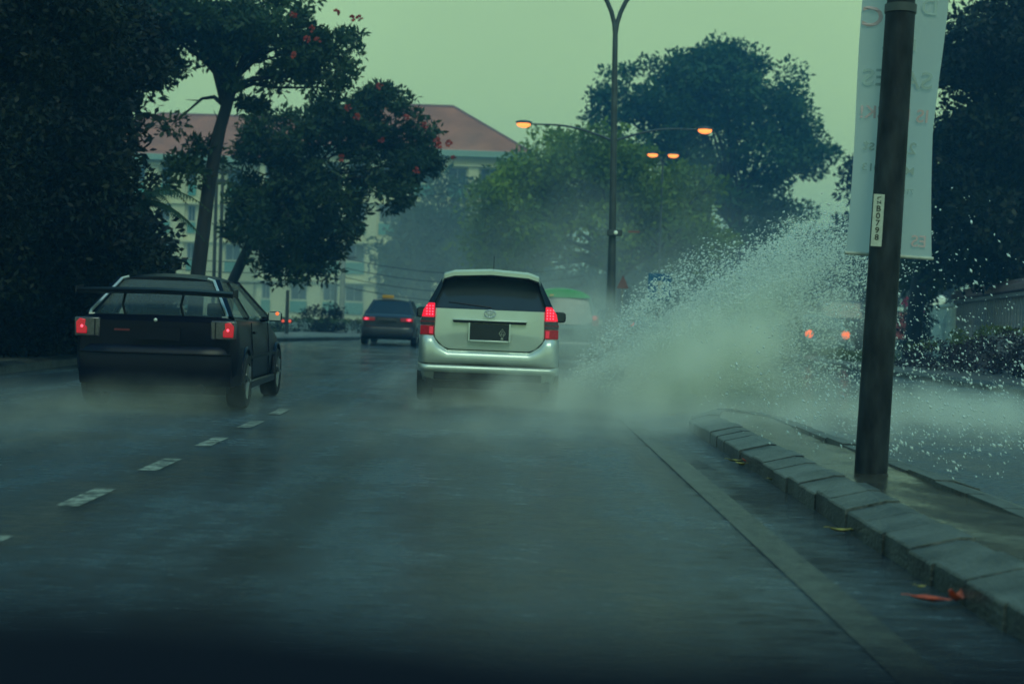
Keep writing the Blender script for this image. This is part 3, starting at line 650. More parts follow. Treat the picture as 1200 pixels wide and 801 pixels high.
def lamp_far(px, Y, spanL, spanR, lamp_py, label, pr=.09, rise=.45):
    c = P(px, lamp_py, Y); root = empty('street_lamp', (c.x, Y, 0), 0, label, 'street lamp', 'street lamps on the median'); h = c.z
    s_ = FPX / Y
    MB().tube([(0, 0, 0), (0, 0, h * .5), (0, 0, h - .5)], pr, 10, pr * .6).build('post', M['steel'], root, smooth=60)
    for w_ in (-spanL / s_, spanR / s_):
        pts = [(w_ * t * .95, 0, h - .55 + .5 * math.sin(math.pi / 2 * min(1, t * 1.4))) for t in [i / 10 for i in range(11)]]
        MB().tube(pts, pr * .5, 8, pr * .3).build('arm', M['steel'], root, smooth=60)
        hd = MB().ell((w_, 0, h), (.30, .14, .08)).build('lamp_head', M['steel'], root, smooth=60)
        MB().ell((w_, 0, h - .06), (.25, .13, .13)).build('lamp_lens', M['orange_street'], hd, smooth=60)
    return root
lamp_far(720, 50, 106, 106, 147, 'lamp post with two widely spread lit orange lamps before the domed tree')
lamp_far(777, 66, 12, 12, 180, 'farthest lamp post with two close-set small orange lamps', .07)
# signs
def roadsign(px, py, Y, w_, h_, m, label, shape='rect'):
    c = P(px, py, Y); root = empty('road_sign', (c.x, Y, 0), 0, label, 'sign')
    MB().tube([(0, .06, 0), (0, .06, c.z + h_ * .4)], .035, 8).build('post', M['pale_post'], root)
    if shape == 'tri': MB().prism([(-w_ / 2, 0, c.z - h_ / 2), (w_ / 2, 0, c.z - h_ / 2), (0, 0, c.z + h_ / 2)], (0, .03, 0)).build('face', m, root)
    else:
        MB().box((0, 0, c.z), (w_, .03, h_)).build('face', m, root, bevel=.01)
    return root
sg = roadsign(773, 336, 46, .75, .85, M['blue_sign'], 'blue square road sign in the mist above the splash')
cz = P(773, 336, 46).z
MB().box((0, -.02, cz - .05), (.12, .012, .5)).build('white_mark', M['tag'], sg); MB().box((0, -.0215, cz + .12), (.36, .012, .1)).build('white_mark', M['tag'], sg)
roadsign(730, 330, 44, .38, .42, M['warn_sign'], 'small orange triangular warning sign left of the blue one', 'tri')

# ------------------------------------------------------------------ right-hand fence, gate pillar, globes
fa = P(1206, 326, 33.6); fb = P(1122, 340, 48.6); fc = P(1088, 360, 58)
def fence_run(name, label, a, b_, h, slat_step, slat_w, slatm, copem, cope=True, base=.45):
    a = Vector((a[0], a[1], 0)); b_ = Vector((b_[0], b_[1], 0)); root = empty(name, a, 0, label, 'fence'); d = b_ - a; L = d.length; rz = math.atan2(d.y, d.x)
    root.rotation_euler = (0, 0, rz)
    MB().box((L / 2, 0, base / 2), (L, .22, base)).build('base_wall', copem, root)
    if cope:
        MB().box((L / 2, 0, h - .09), (L, .42, .17)).build('coping', copem, root, bevel=.02); MB().box((L / 2, 0, h - .26), (L, .26, .10)).build('rail', slatm, root)
        MB().box((L / 2, 0, h + .06), (L, .2, .10)).build('ridge', copem, root)
    else: MB().box((L / 2, 0, h - .05), (L, .16, .09)).build('coping', copem, root)
    n = int(L / slat_step); bot = base + .005; top = h - (.32 if cope else .1)
    me = None
    for i in range(n):
        x = (i + .5) * L / n
        if me is None:
            o = MB().box((0, 0, 0), (slat_w, .07, top - bot)).build('slat', slatm, root, smooth=0); me = o.data
        else:
            o = bpy.data.objects.new('slat', me); col.objects.link(o); o.parent = root
        o.location = (x, random.uniform(-.006, .006), (top + bot) / 2)
    return root
ext = (fa - fb) * .5
fence_run('slatted_fence', 'mauve-capped fence of thick grey upright slats above the purple hedge', fa + ext, fb, 2.25, .52, .26, M['fence_post'], M['brown_wall'])
fence_run('white_fence', 'short white slatted fence beside the pillar with two globe lamps', fb, fc, 1.95, .26, .20, M['white_wall'], M['white_wall'], cope=False)
gp_ = empty('gate_pillar', (fc.x, fc.y, 0), 0, 'pale gate pillar at the left end of the white fence', 'pillar')
MB().box((0, 0, .95), (.34, .34, 1.9)).build('shaft', M['white_wall'], gp_, bevel=.02); MB().box((0, 0, 1.95), (.46, .46, .1)).build('cap', M['white_wall'], gp_, bevel=.02)
for k, (px, py, Y) in enumerate(((1094, 354, 56), (1102.5, 351.5, 54))):
    c = P(px, py, Y); gl = empty('globe_lamp', (c.x, Y, 1.9), 0, ('smaller left' if k == 0 else 'larger right') + ' white globe lamp above the white fence', 'lamp', 'globe lamps on the fence')
    MB().ell((0, 0, c.z - 1.9), (.16 + .02 * k,) * 3, 16, 10).build('globe', M['globe'], gl, smooth=60); MB().tube([(0, 0, 0), (0, 0, max(.05, c.z - 1.9 - .12))], .04, 8).build('stem', M['steel'], gl)
c = P(1053, 376, 60); hb = empty('hoarding', (c.x, 60, 0), 0, 'red and white hoarding board beyond the thick pole', 'hoarding')
MB().box((0, 0, 1.1), (.75, .06, 1.1)).build('panel', M['red_board'], hb); MB().box((-.15, -.035, 1.45), (.35, .02, .35)).build('panel', M['white_wall'], hb)
for s in (-.3, .3): MB().box((s, .08, .55), (.06, .06, 1.1)).build('leg', M['steel'], hb)
c = P(1070, 362, 52); fb_ = empty('flowering_bush', (c.x, 52, 0), 0, 'bush with pink blossoms left of the gate pillar', 'bush')
cc, rr = clumps([((0, 0, 1.0), (.75, .6, .8), 1)], 40, .25, 61); leaves('foliage', cc, rr, 60, .12, M['leaf_dark'], fb_, .5, 0, 61)
MB().tube([(0, 0, 0), (0, 0, .9)], .05, 6, .03).build('stem', M['bark'], fb_)
blossoms(fb_, [P(x, y, 51.2) for x, y in ((1063, 352), (1060, 357), (1074, 361), (1080, 362), (1070, 364), (1072, 376), (1076, 372))], .16, M['pink'], 5)
for o in fb_.children:
    pass

# ------------------------------------------------------------------ thick pole with banner and number tag
pz = .12; pb = G(1020, 553, pz); ptop = P(1060, -60, pb.y)
pole = empty('roadside_pole', (pb.x, pb.y, pz), 0, 'thick dark stained pole standing on the wet median', 'pole'); D = ptop - pb
MB().tube([(0, 0, -.1), D * .45, D * .885], .113, 24, .10).build('shaft', M['pole'], pole, smooth=60)
MB().tube([D * .887, D * 1.0, D * 1.35], .095, 24, .088).build('upper_shaft', M['pole'], pole, smooth=60)
MB().tube([D * .877, D * .893], .108, 24).build('joint_collar', M['steel'], pole, smooth=40)
# tag plate with stacked characters
c = P(1028.5, 258, pb.y - .128) - pb
rotp = math.atan2(D.x, D.z)
tg = MB().box((0, 0, 0), (.074, .004, .355)).build('number_tag', M['tag'], pole); tg.location = c; tg.rotation_euler = (0, rotp, 0)
for k, ch in enumerate('LZB0798'):
    z = (.152, .122, .078, .029, -.020, -.069, -.118)[k]; sz = .036 if k < 2 else .055
    text_mesh('character', ch, sz, M['ink'], tg, (0, -.004, z), (R(90), R(78) if k < 2 else 0, 0), ext=.0008, sx=1.1)
# banner
by = pb.y + .16
bn = empty('hanging_banner', (pb.x, by, 0), 0, 'pale sale banner hung behind the thick pole with its print showing through reversed', 'banner'); B = Vector(bn.location)
LE = [(1017, -60), (1012, 0), (1004, 110), (998, 200), (992, 296)]; RE = [(1118, -60), (1111, 0), (1099, 90), (1093, 152), (1092, 303)]
def interp(E, py):
    for (x0, y0), (x1, y1) in zip(E[:-1], E[1:]):
        if py <= y1: return x0 + (x1 - x0) * (py - y0) / (y1 - y0)
    return E[-1][0]
def bf(u, v):
    y = -60 + v * 360; yl = y * 296 / 300 if y > 0 else y; yr = y * 303 / 300 if y > 0 else y
    a = P(interp(LE, yl), yl, by); b2 = P(interp(RE, yr), yr, by); p = a.lerp(b2, u) - B
    p.y += .03 * math.sin(v * 7 + u * 2.5) + .015 * math.sin(u * 9 + v * 4); return tuple(p)
MB().grid(bf, 16, 40).build('cloth', M['banner'], bn, smooth=80)
a, b2 = Vector(bf(0, 1)), Vector(bf(1, 1)); MB().tube([a - Vector((.01, 0, 0)), b2 + Vector((.01, 0, 0))], .013, 10).build('hem_rod', M['tag'], bn, smooth=60)
def btext(s, px, py, size, m, sx=1.0, rz=0.0):
    p = P(px, py, by - .055) - B
    o = text_mesh('printed_text', s, size, m, bn, p, (R(90), R(2.5), 0), mirror=True, ext=.0006, sx=sx)
    mw = Matrix.Translation(p) @ Euler((R(90), R(2.5), 0)).to_matrix().to_4x4(); z0, z1 = bf(.5, 0)[2], bf(.5, 1)[2]
    for vt in o.data.vertices:                      # lay the print on the rippling cloth
        q = mw @ vt.co; v_ = min(1, max(0, (q.z - z0) / (z1 - z0))); a_, b_ = bf(0, v_), bf(1, v_); u_ = min(1, max(0, (q.x - a_[0]) / (b_[0] - a_[0])))
        vt.co = (q.x, bf(u_, v_)[1] - .013 + .0006 * (1 if vt.co.z > 0 else -1), q.z)
    o.location = (0, 0, 0); o.rotation_euler = (0, 0, 0); o.data.update(); return o
btext('SALES', 1053, 93, .17, M['banner_grey'], 1.12); btext('IS BACK!', 1049, 134, .125, M['banner_pink'], 1.02)
btext('25th-1st', 1044, 172, .115, M['banner_grey'], 1.0); btext('MAR 2013', 1042, 198, .075, M['banner_grey'], 1.2)
btext('E   L', 1056, 52, .12, M['banner_grey'], 1.1); btext('D', 1092, 8, .16, M['banner_grey'], 1.0); btext('C', 1026, 18, .2, M['banner_pink'], 1.1)
btext('EX-7 TIL 10', 1041, 241, .05, M['banner_grey'], 1.2) if False else None
btext('7TH', 1066, 224, .05, M['banner_grey']); btext('ES', 1079, 283, .115, M['banner_pink'], 1.0)
for sg_ in (.965, 1.32):
    pass
MB().tube([D * 1.28 + Vector((-.3, .16, 0)) + Vector(pole.location) - B, D * 1.28 + Vector((.35, .16, 0)) + Vector(pole.location) - B], .015, 8).build('top_rod', M['steel'], bn)

# ------------------------------------------------------------------ fallen leaves
def fallen(px, py, z, L, m, label, rz, seed, group=None, curl=.3):
    rd_ = random.Random(seed); p = G(px, py, z); mb = MB()
    def f(u, v):
        t = u; w_ = math.sin(math.pi * min(1, .06 + t * .94)) * L * .22
        return ((t - .5) * L, (v * 2 - 1) * w_, .012 + curl * L * (t - .5) ** 2 * 2 + (abs(v * 2 - 1)) * w_ * .5 + .004 * rd_.random())
    mb.grid(f, 8, 4); mb.tube([(-.5 * L, 0, .02 + curl * L * .5), (-.72 * L, .02 * L, .02 + curl * L * .45)], .002, 5)
    o = mb.build('fallen_leaf', m, smooth=60); o.location = (p.x, p.y, z + .002); o.rotation_euler = (0, 0, rz)
    return tag(o, label, 'leaf', group)
LG = 'leaves washed against the kerb'
fallen(862, 543, .005, .14, M['leaf_yellow'], 'yellow leaf lying leftmost of the wet clump in the gutter', .3, 1, LG)
fallen(868, 547, .005, .15, M['leaf_yellow'], 'yellow leaf lying nearest the camera in the wet gutter clump', 2.0, 2, LG)
fallen(880, 546, .005, .16, M['leaf_red'], 'brown-orange leaf at the right of the wet gutter clump', 2.7, 3, LG, .6)
fallen(874, 541, .005, .12, M['leaf_yellow'], 'yellow leaf farthest back in the wet gutter clump', 1.1, 4, LG)
fallen(905, 565, .005, .10, M['leaf_yellow'], 'small yellow leaf alone in the gutter below the thick pole', .8, 5, LG)
fallen(985, 626, .005, .13, M['leaf_yellow'], 'yellow leaf in the gutter midway between pole and red petal', .1, 6, LG)
fallen(998, 625, .005, .09, M['leaf_yellow'], 'smaller yellow leaf touching the gutter leaf on its right', 1.4, 7, LG)
fallen(1079, 692, .005, .06, M['leaf_yellow'], 'tiny yellow leaf just above the curled red petal', .4, 8, LG)
fallen(1143, 715, .005, .06, M['leaf_yellow'], 'tiny yellow leaf right of the curled red petal', 1.9, 9, LG)
fallen(1092, 709, .005, .17, M['leaf_red'], 'long flat orange-red petal near the right kerb', -.25, 10, LG, .2)
fallen(1121, 708, .005, .13, M['leaf_red'], 'curled upright orange-red petal near the right kerb', .9, 11, LG, .8)

# ------------------------------------------------------------------ VEHICLES
def wheel(parent, x, y, r, w=.19, side=1):
    def lathe(prof, seg=24):
        rings = []
        for k in range(seg):
            a = 2 * math.pi * k / seg; rings.append([(px_, math.cos(a) * pr, math.sin(a) * pr) for px_, pr in prof])
        mb = MB(); n_ = len(prof); vs = [v for r_ in rings for v in r_]
        mb.add(vs, [(i * n_ + j, i * n_ + (j + 1) % n_, ((i + 1) % seg) * n_ + (j + 1) % n_, ((i + 1) % seg) * n_ + j) for i in range(seg) for j in range(n_)]); return mb
    t = lathe([(-w / 2, r * .66), (-w / 2, r * .93), (-w * .36, r), (w * .36, r), (w / 2, r * .93), (w / 2, r * .66)]).build('wheel', M['rubber'], parent, smooth=50)
    t.location = (x, y, r)
    rm = MB(); xo = side * w * .42
    for k in range(7):
        a = 2 * math.pi * k / 7; rm.tube([(xo, math.cos(a) * r * .1, math.sin(a) * r * .1), (xo, math.cos(a) * r * .64, math.sin(a) * r * .64)], .035, 6, .025)
    rm.tube([(xo - .02, 0, 0), (xo + .02, 0, 0)], r * .16, 10); rm.tube([(xo - side * .06, 0, 0), (xo - side * .03, 0, 0)], r * .655, 20)
    rm.build('rim', M['rim'], t, smooth=50); return t
def body_loft(stations):
    rings = []
    for (y, w, zb, zt, cr_) in stations:
        H = zt - zb
        half = [(w * .80, zb), (w * .94, zb + .05 * H), (w * .985, zb + .2 * H), (w, zb + .42 * H), (w * .995, zb + .62 * H), (w * .97, zb + .85 * H), (w * .93, zb + .96 * H), (w * .86, zt), (w * .45, zt + cr_ * .8)]
        rings.append([Vector((x, y, z)) for x, z in half] + [Vector((0, y, zt + cr_))] + [Vector((-x, y, z)) for x, z in half[::-1]] + [Vector((0, y, zb))])
    return MB().loft(rings)
def greenhouse(root, paint, glass, wb, zb, wr, zr, yb0, yr0, yr1, yb1, pil=.05, crown=.05, rear_trim=None, mids=(.48,), over=.0, roof_m=None, pil_m=None):
    """belt line corners (wb, yb0..yb1, zb) and roof corners (wr, yr0..yr1, zr)"""
    roof = []
    for t in [i / 8 for i in range(9)]:
        y = yr0 - over + (yr1 - yr0 + over) * t; dz = -.05 * (2 * t - 1) ** 2 * (1.0 if t < .5 else 1.6) + .02
        ring = []
        for k in range(9):
            u = k / 8 * 2 - 1; ring.append(Vector((wr * u, y, zr + dz + crown * (1 - u * u) - (.02 if abs(u) == 1 else 0))))
        ring += [Vector((wr * u, y, zr + dz - .055)) for u in (1, .5, 0, -.5, -1)]
        roof.append(ring)
    MB().loft(roof).build('roof', roof_m or paint, root, smooth=50)
    Z = zr - .03; kn = []
    for s in (-1, 1):
        MB().tube([(s * wb * .97, yb0, zb - .02), (s * wr * .97, yr0, Z)], pil, 6, pil * .8).build('pillar', pil_m or paint, root)
        MB().tube([(s * wb * .97, yb1, zb - .02), (s * wr * .97, yr1, Z)], pil * .9, 6, pil * .7).build('pillar', pil_m or paint, root)
        for t in mids:
            MB().tube([(s * wb * .985, yb0 + (yb1 - yb0) * t, zb - .02), (s * wr * .985, yr0 + (yr1 - yr0) * t, Z)], pil * .7, 6, pil * .6).build('pillar', M['black'], root)
        ts = [0] + list(mids) + [1]
        for t0, t1 in zip(ts[:-1], ts[1:]):
            q = [(s * wb, yb0 + (yb1 - yb0) * t0, zb), (s * wb, yb0 + (yb1 - yb0) * t1, zb), (s * wr, yr0 + (yr1 - yr0) * t1, Z), (s * wr, yr0 + (yr1 - yr0) * t0, Z)]
            MB().add(q, [(0, 1, 2, 3)]).build('side_window', glass, root, smooth=0)
    def pane(y0, z0, w0, y1, z1, w1, bow):
        return MB().grid(lambda u, v: ((u * 2 - 1) * (w0 + (w1 - w0) * v), y0 + (y1 - y0) * v + bow * (1 - (u * 2 - 1) ** 2), z0 + (z1 - z0) * v), 8, 5)
    pane(yb0, zb, wb * .96, yr0, Z, wr * .96, -.05).build('rear_window', glass, root, smooth=60)
    pane(yb1, zb, wb * .96, yr1, Z, wr * .96, .06).build('windscreen', glass, root, smooth=60)
def mirror(root, x, y, z, m, gl, w=.20, h=.13, arm=.10):
    s = 1 if x > 0 else -1
    mb = MB(); rings = []
    for yy, k in ((-.04, .92), (-.03, 1), (.05, .9), (.10, .55)):
        rings.append([Vector((x + s * w / 2 * 0 + math.copysign(abs(math.cos(a)) ** .5, math.cos(a)) * w / 2 * k, y + yy, z + math.copysign(abs(math.sin(a)) ** .5, math.sin(a)) * h / 2 * k)) for a in [2 * math.pi * i / 16 for i in range(16)]])
    mb.loft(rings); mo = mb.build('mirror', m, root, smooth=50)
    MB().box((x, y - .044, z), (w * .82, .006, h * .78)).build('mirror_glass', gl, mo, bevel=.003)
    MB().tube([(x - s * w / 2, y + .02, z - h * .3), (x - s * (w / 2 + arm), y + .04, z - h * .45)], .025, 6).build('mirror_arm', m, mo)
    return mo
def headrests(root, y, z, w=.36):
    for s in (-1, 1):
        MB().box((s * w, y, z - .25), (.46, .14, .5)).build('seat', M['interior'], root, bevel=.05); MB().box((s * w, y, z + .08), (.24, .09, .15)).build('headrest', M['interior'], root, bevel=.03)

# --- silver people carrier
mp_x = (P(572.5, 400, 17.2)).x
mpv = empty('people_carrier', (mp_x, 17.1, 0), R(.3), 'silver people carrier with lit brake lights driving ahead in the middle lane', 'car')
mpv.rotation_euler = (0, R(.45), R(.3))
W = .845
MB_ = body_loft([(.06, W * .90, .36, 1.12, .0), (.10, W * .965, .30, 1.155, .01), (.3, W, .24, 1.16, .0), (1.0, W, .22, 1.15, 0), (2.2, W, .22, 1.11, 0), (3.1, W, .22, 1.06, 0), (3.35, W * .99, .22, .98, .02), (3.9, W * .97, .24, .90, .03), (4.25, W * .9, .26, .78, .02), (4.4, W * .72, .3, .66, .0)])
MB_.build('body', M['silver'], mpv, smooth=40)
greenhouse(mpv, M['silver'], M['glass_dark'], .775, 1.15, .575, 1.575, .16, .46, 2.5, 3.35, pil=.045, crown=.05, mids=(.28, .62), pil_m=M['black'])
# tailgate: one shaped panel
tgp = [(-.66, 1.165), (.66, 1.165), (.665, .86), (.655, .80), (.56, .70), (.48, .675), (-.48, .675), (-.56, .70), (-.655, .80), (-.665, .86)]
def ty(z): return .045 - .02 * math.sin((z - .65) / .55 * math.pi)
tb = MB(); k = len(tgp)
rr_ = [[Vector((x * s_, ty(z) + dy, .92 + (z - .92) * s_)) for x, z in tgp] for s_, dy in ((1, .06), (1.0, .008), (.985, 0), (.6, -.012), (.2, -.016))]
tb.loft(rr_); tg_ = tb.build('tailgate', M['silver'], mpv, smooth=25)
sb = MB(); sb.loft([[Vector((x * 1.012, .052 + dy, .92 + (z - .92) * 1.02)) for x, z in tgp] for dy in (0, .03)]).build('shut_line', M['black'], mpv, smooth=0)
# chrome-like handle strip, emblem, plate
MB().box((0, -.006, 1.015), (.88, .03, .024)).build('handle_strip', M['black'], tg_, bevel=.006)
MB().box((0, .005, 1.035), (.90, .03, .018)).build('garnish', M['silver'], tg_, bevel=.006)
em = MB()
def ring_t(rx, rz, cx, cz, r=.0075): em.tube([(cx + rx * math.cos(a), -.018, cz + rz * math.sin(a)) for a in [2 * math.pi * i / 28 for i in range(29)]], r, 6)
ring_t(.066, .044, 0, 1.118); ring_t(.040, .017, 0, 1.139, .006); ring_t(.018, .042, 0, 1.118, .006)
em.build('emblem', M['chrome'], tg_, smooth=60)
fr_ = MB()
for c_, d_ in (((-.245, -.006, .895), (.022, .024, .235)), ((.245, -.006, .895), (.022, .024, .235)), ((0, -.006, .787), (.468, .024, .022))): fr_.box(c_, d_)
fr_.build('plate_surround', M['silver'], tg_, bevel=.006)
pl = MB().box((0, -.004, .898), (.466, .012, .198)).build('number_plate', M['plate'], tg_)
em = MB(); cx_, cz_ = .155, .885
em.tube([(cx_ + .038 * math.cos(a) * (1), -.012, cz_ + .055 * math.sin(a)) for a in [math.pi / 2 * i for i in range(5)]], .004, 5)
em.tube([(cx_ - .018, -.012, cz_ - .018), (cx_, -.012, cz_ + .03), (cx_ + .018, -.012, cz_ - .018), (cx_ - .018, -.012, cz_ - .018)], .004, 5)
em.box((cx_, -.012, cz_ - .065), (.03, .004, .016)); em.build('plate_mark', M['plate_print'], pl)
# spoiler
sp = MB(); rings = []
for x, dz, ch in ((-.60, -.10, .16), (-.575, -.045, .24), (-.45, -.008, .26), (0, .018, .27), (.45, -.008, .26), (.575, -.045, .24), (.60, -.10, .16)):
    z = 1.625 + dz; rings.append([Vector((x, .50, z - .02)), Vector((x, .50, z + .02)), Vector((x, .50 - ch * .6, z + .022)), Vector((x, .46 - ch, z - .006)), Vector((x, .46 - ch, z - .052)), Vector((x, .50 - ch * .5, z - .07))])
sp.loft(rings).build('spoiler', M['silver'], mpv, smooth=40)
us = MB(); us.prism([(-.57, .30, 1.575), (-.40, .28, 1.60), (.40, .28, 1.60), (.57, .30, 1.575), (.50, .33, 1.50), (.38, .31, 1.545), (-.38, .31, 1.545), (-.50, .33, 1.50)], (0, .05, 0)).build('spoiler_underside', M['black'], mpv, smooth=0)
MB().box((.0, .235, 1.603), (.36, .03, .014)).build('high_brake_lamp', M['clear_lens'], mpv)
# window surround in black (bonded glass edge) + wiper
for s in (-1, 1):
    MB().prism([(s * .70, .09, 1.17), (s * .785, .17, 1.17), (s * .59, .46, 1.57), (s * .545, .40, 1.575)], (0, .03, 0)).build('window_edge', M['black'], mpv, smooth=0)
MB().tube([(.02, .075, 1.19), (-.42, .085, 1.235), (-.5, .10, 1.24)], .011, 6).build('wiper', M['black'], mpv)
# lamps
for s in (-1, 1):
    def seg(z0, z1, m, nm, x0=.668, x1=.835, par=mpv):
        tp = lambda z: x1 - .0 - .10 * max(0, (z - 1.0)) / .22 * .5 - (.04 if z > 1.2 else 0)
        pts0 = [(s * x0, z0), (s * tp(z0), z0), (s * tp((z0 + z1) / 2), (z0 + z1) / 2), (s * tp(z1), z1), (s * x0, z1)]
        rings = [[Vector((x, y0 + .12 * (abs(x) - .66) / .17 * .6, z)) for x, z in pts0] for y0 in (.012, .10)]
        return MB().loft(rings).build(nm, m, par, smooth=30, bevel=.005)
    lamp = seg(1.055, 1.225, M['red_lit'], 'tail_lamp')
    for i in range(4):
        for j in range(3):
            x_ = .69 + j * .036; z_ = 1.085 + i * .034; MB().ell((s * x_, .008 + .12 * (x_ - .66) / .17 * .6, z_), (.009, .006, .009), 8, 5).build('bulb', M['red_hot'], lamp)
    seg(.955, 1.05, M['clear_lens'], 'reverse_lamp'); seg(.99, 1.008, M['red_dim'], 'lamp_band', x0=.665, x1=.838); seg(.84, .95, M['red_dim'], 'lower_lamp')
    inner = MB().box((s * .70, .004, .895), (.045, .01, .085)).build('reflector', lens('half_lit_red', (1, .02, .08), (.4, .01, .03), .5), mpv)
# bumper
def bumper(root, W, z0, z1, m, y_out=-.06, y_in=.12, name='bumper', steps=10):
    rings = []
    prof = [(0, .55), (.08, .8), (.2, .95), (.4, 1.0), (.6, .99), (.8, .88), (.93, .65), (1.0, .4)]
    for i in range(steps + 1):
        u = i / steps * 2 - 1; x = W * math.copysign(1 - (1 - abs(u)) ** 1.6, u) if abs(u) > .5 else W * u * (1 - .5 ** 1.6) / .5
        yo = y_out + (y_in + .22 - y_out) * max(0, (abs(u) - .62) / .38) ** 2.2
        rings.append([Vector((x, yo + (1 - k_) * .12, z0 + (z1 - z0) * t)) for t, k_ in prof] + [Vector((x, y_in + .35, z1)), Vector((x, y_in + .35, z0))])
    return MB().loft(rings).build(name, m, root, smooth=35)
def fascia(root, W, topf, z0, m, out, name):
    def f(u, v):
        x = (u * 2 - 1); ax = abs(x); X = W * math.copysign(1 - (1 - ax) ** 1.25, x) if ax > 0 else 0.0
        zt = topf(abs(X)); z = z0 + (zt - z0) * v
        bul = out * (math.sin(math.pi * min(1, .12 + v * .80)) ** .5)
        wrap = max(0, (ax - .80) / .20); y = .035 - bul + .34 * wrap ** 2.2 + .02 * max(0, v - .85) / .15
        return (X, y, z)
    g_ = MB().grid(f, 48, 12); return g_.build(name, m, root, smooth=60)
def topb(X):
    if X < .50: return .664
    if X < .63: return .664 + (X - .50) / .13 * .085
    if X < .66: return .749 + (X - .63) / .03 * .075
    return .832
fascia(mpv, .858, topb, .505, M['silver'], .095, 'bumper')
fascia(mpv, .862, lambda X: .502, .40, M['silver'], .105, 'bumper_lower')
fascia(mpv, .856, lambda X: .506, .498, M['black'], .092, 'bumper_crease')
MB().box((0, .02, .36), (1.30, .05, .10)).build('bumper_skirt', M['black'], mpv, bevel=.01)
MB().box((0, .6, .26), (1.5, 1.0, .12)).build('underbody', M['black'], mpv)
for x in (-.78, .78):
    for y in (.78, 3.42): wheel(mpv, x, y, .315, side=1 if x > 0 else -1)
mirror(mpv, -.93, 2.75, 1.10, M['black'], M['glass_dark'], w=.21, h=.15); mirror(mpv, .94, 2.75, 1.10, M['black'], M['glass_dark'], w=.21, h=.15)
MB().tube([(.02, .7, 1.63), (.02, .68, 1.655)], .022, 8, .014).build('antenna_base', M['black'], mpv); MB().tube([(.02, .68, 1.655), (.02, .56, 1.83)], .004, 5).build('antenna', M['black'], mpv)
headrests(mpv, 1.2, 1.15)

# --- dark hatchback with wing
hb_y = 14.75; hbx = (P(181, 420, hb_y).x)
hat = empty('hatchback', (hbx, hb_y, 0), R(1.6), 'dark navy hatchback with a wide rear wing and pale window trim in the left lane', 'car')
W = .835
body_loft([(.03, W * .93, .34, .93, 0), (.09, W * .985, .27, .985, .01), (.35, W, .22, 1.0, 0), (1.0, W, .2, .985, 0), (2.0, W, .2, .96, 0), (2.9, W, .2, .93, 0), (3.1, W * .99, .2, .88, .02), (3.6, W * .97, .22, .80, .03), (3.9, W * .9, .24, .70, .02), (4.02, W * .74, .28, .60, 0)]).build('body', M['navy'], hat, smooth=40)
greenhouse(hat, M['navy'], M['glass_sheen'], .755, .99, .53, 1.395, .22, .62, 2.0, 2.95, pil=.05, crown=.04, mids=(.40,))
MB().box((0, .16, .955), (1.36, .1, .07)).build('hatch_ledge', M['navy'], hat, bevel=.02)
# pale window trims
for s in (-1, 1):
    x0, x1 = .70, .49
    MB().tube([(s * (x0 + .01), .16, 1.0), (s * x0, .17, 1.03), (s * x1, .58, 1.375), (s * (x1 - .07), .59, 1.395)], .016, 6).build('window_trim', M['chrome'], hat)
    MB().tube([(s * .72, .14, .985), (s * .66, .15, .985)], .02, 6).build('trim_foot', M['chrome'], hat)
# wing
wg = MB(); rings = []
for x in (-.80, -.78, -.4, 0, .4, .78, .80):
    e_ = 1 if abs(x) < .79 else .6; z = 1.245 - .02 * (abs(x) / .8) ** 2
    rings.append([Vector((x, -.06, z + .012 * e_)), Vector((x, .02, z + .035 * e_)), Vector((x, .17, z + .02 * e_)), Vector((x, .20, z)), Vector((x, .05, z - .032 * e_)), Vector((x, -.05, z - .02 * e_))])
wing = wg.loft(rings).build('rear_wing', M['black'], hat, smooth=40)
for s in (-1, 1): MB().prism([(s * .80, -.08, 1.20), (s * .80, .22, 1.20), (s * .80, .20, 1.29), (s * .80, -.06, 1.27)], (s * .012, 0, 0)).build('end_plate', M['black'], wing, smooth=0)
for x in (-.33, .27): MB().tube([(x, .10, .98), (x - .03, .09, 1.10), (x, .08, 1.23)], .014, 6).build('wing_strut', M['black'], hat)
# tail lamps
for s in (-1, 1):
    MB().box((s * .70, .028, .855), (.26, .06, .20)).build('lamp_housing', M['clear_lens'], hat, bevel=.015)
    rl = MB().prism([(s * .70, -.016, .785), (s * .805, -.016, .785), (s * .812, -.016, .90), (s * .775, -.016, .942), (s * .715, -.016, .93), (s * .722, -.016, .87), (s * .698, -.016, .85)], (0, .02, 0)).build('tail_lamp', M['red_hatch'], hat, bevel=.008)
    MB().ell((s * .75, -.014, .86), (.016, .01, .016), 8, 6).build('bulb', M['red_hot'], rl)
    MB().box((s * .62, -.004, .855), (.01, .01, .17)).build('lamp_divider', M['black'], hat)
bumper(hat, .845, .27, .68, M['navy'], y_out=-.05, name='bumper')
bumper(hat, .85, .595, .61, M['black'], y_out=-.058, name='bumper_groove')
MB().box((0, -.005, .80), (.52, .015, .12)).build('number_plate', M['navy'], hat)
MB().ell((0, -.0, .945), (.02, .01, .02), 8, 6).build('badge', M['chrome'], hat)
MB().box((-.32, .0, .835), (.2, .01, .02)).build('model_script', M['red_faint'], hat)
MB().tube([(.48, -.06, .25), (.48, .3, .25)], .045, 12).build('exhaust', M['black'], hat, smooth=60)
MB().box((0, .6, .24), (1.45, 1.0, .12)).build('underbody', M['black'], hat)
MB().tube([(.83, .95, .42), (.848, 1.0, .44)], .01, 4).build('side_marker', M['red_dim'], hat)
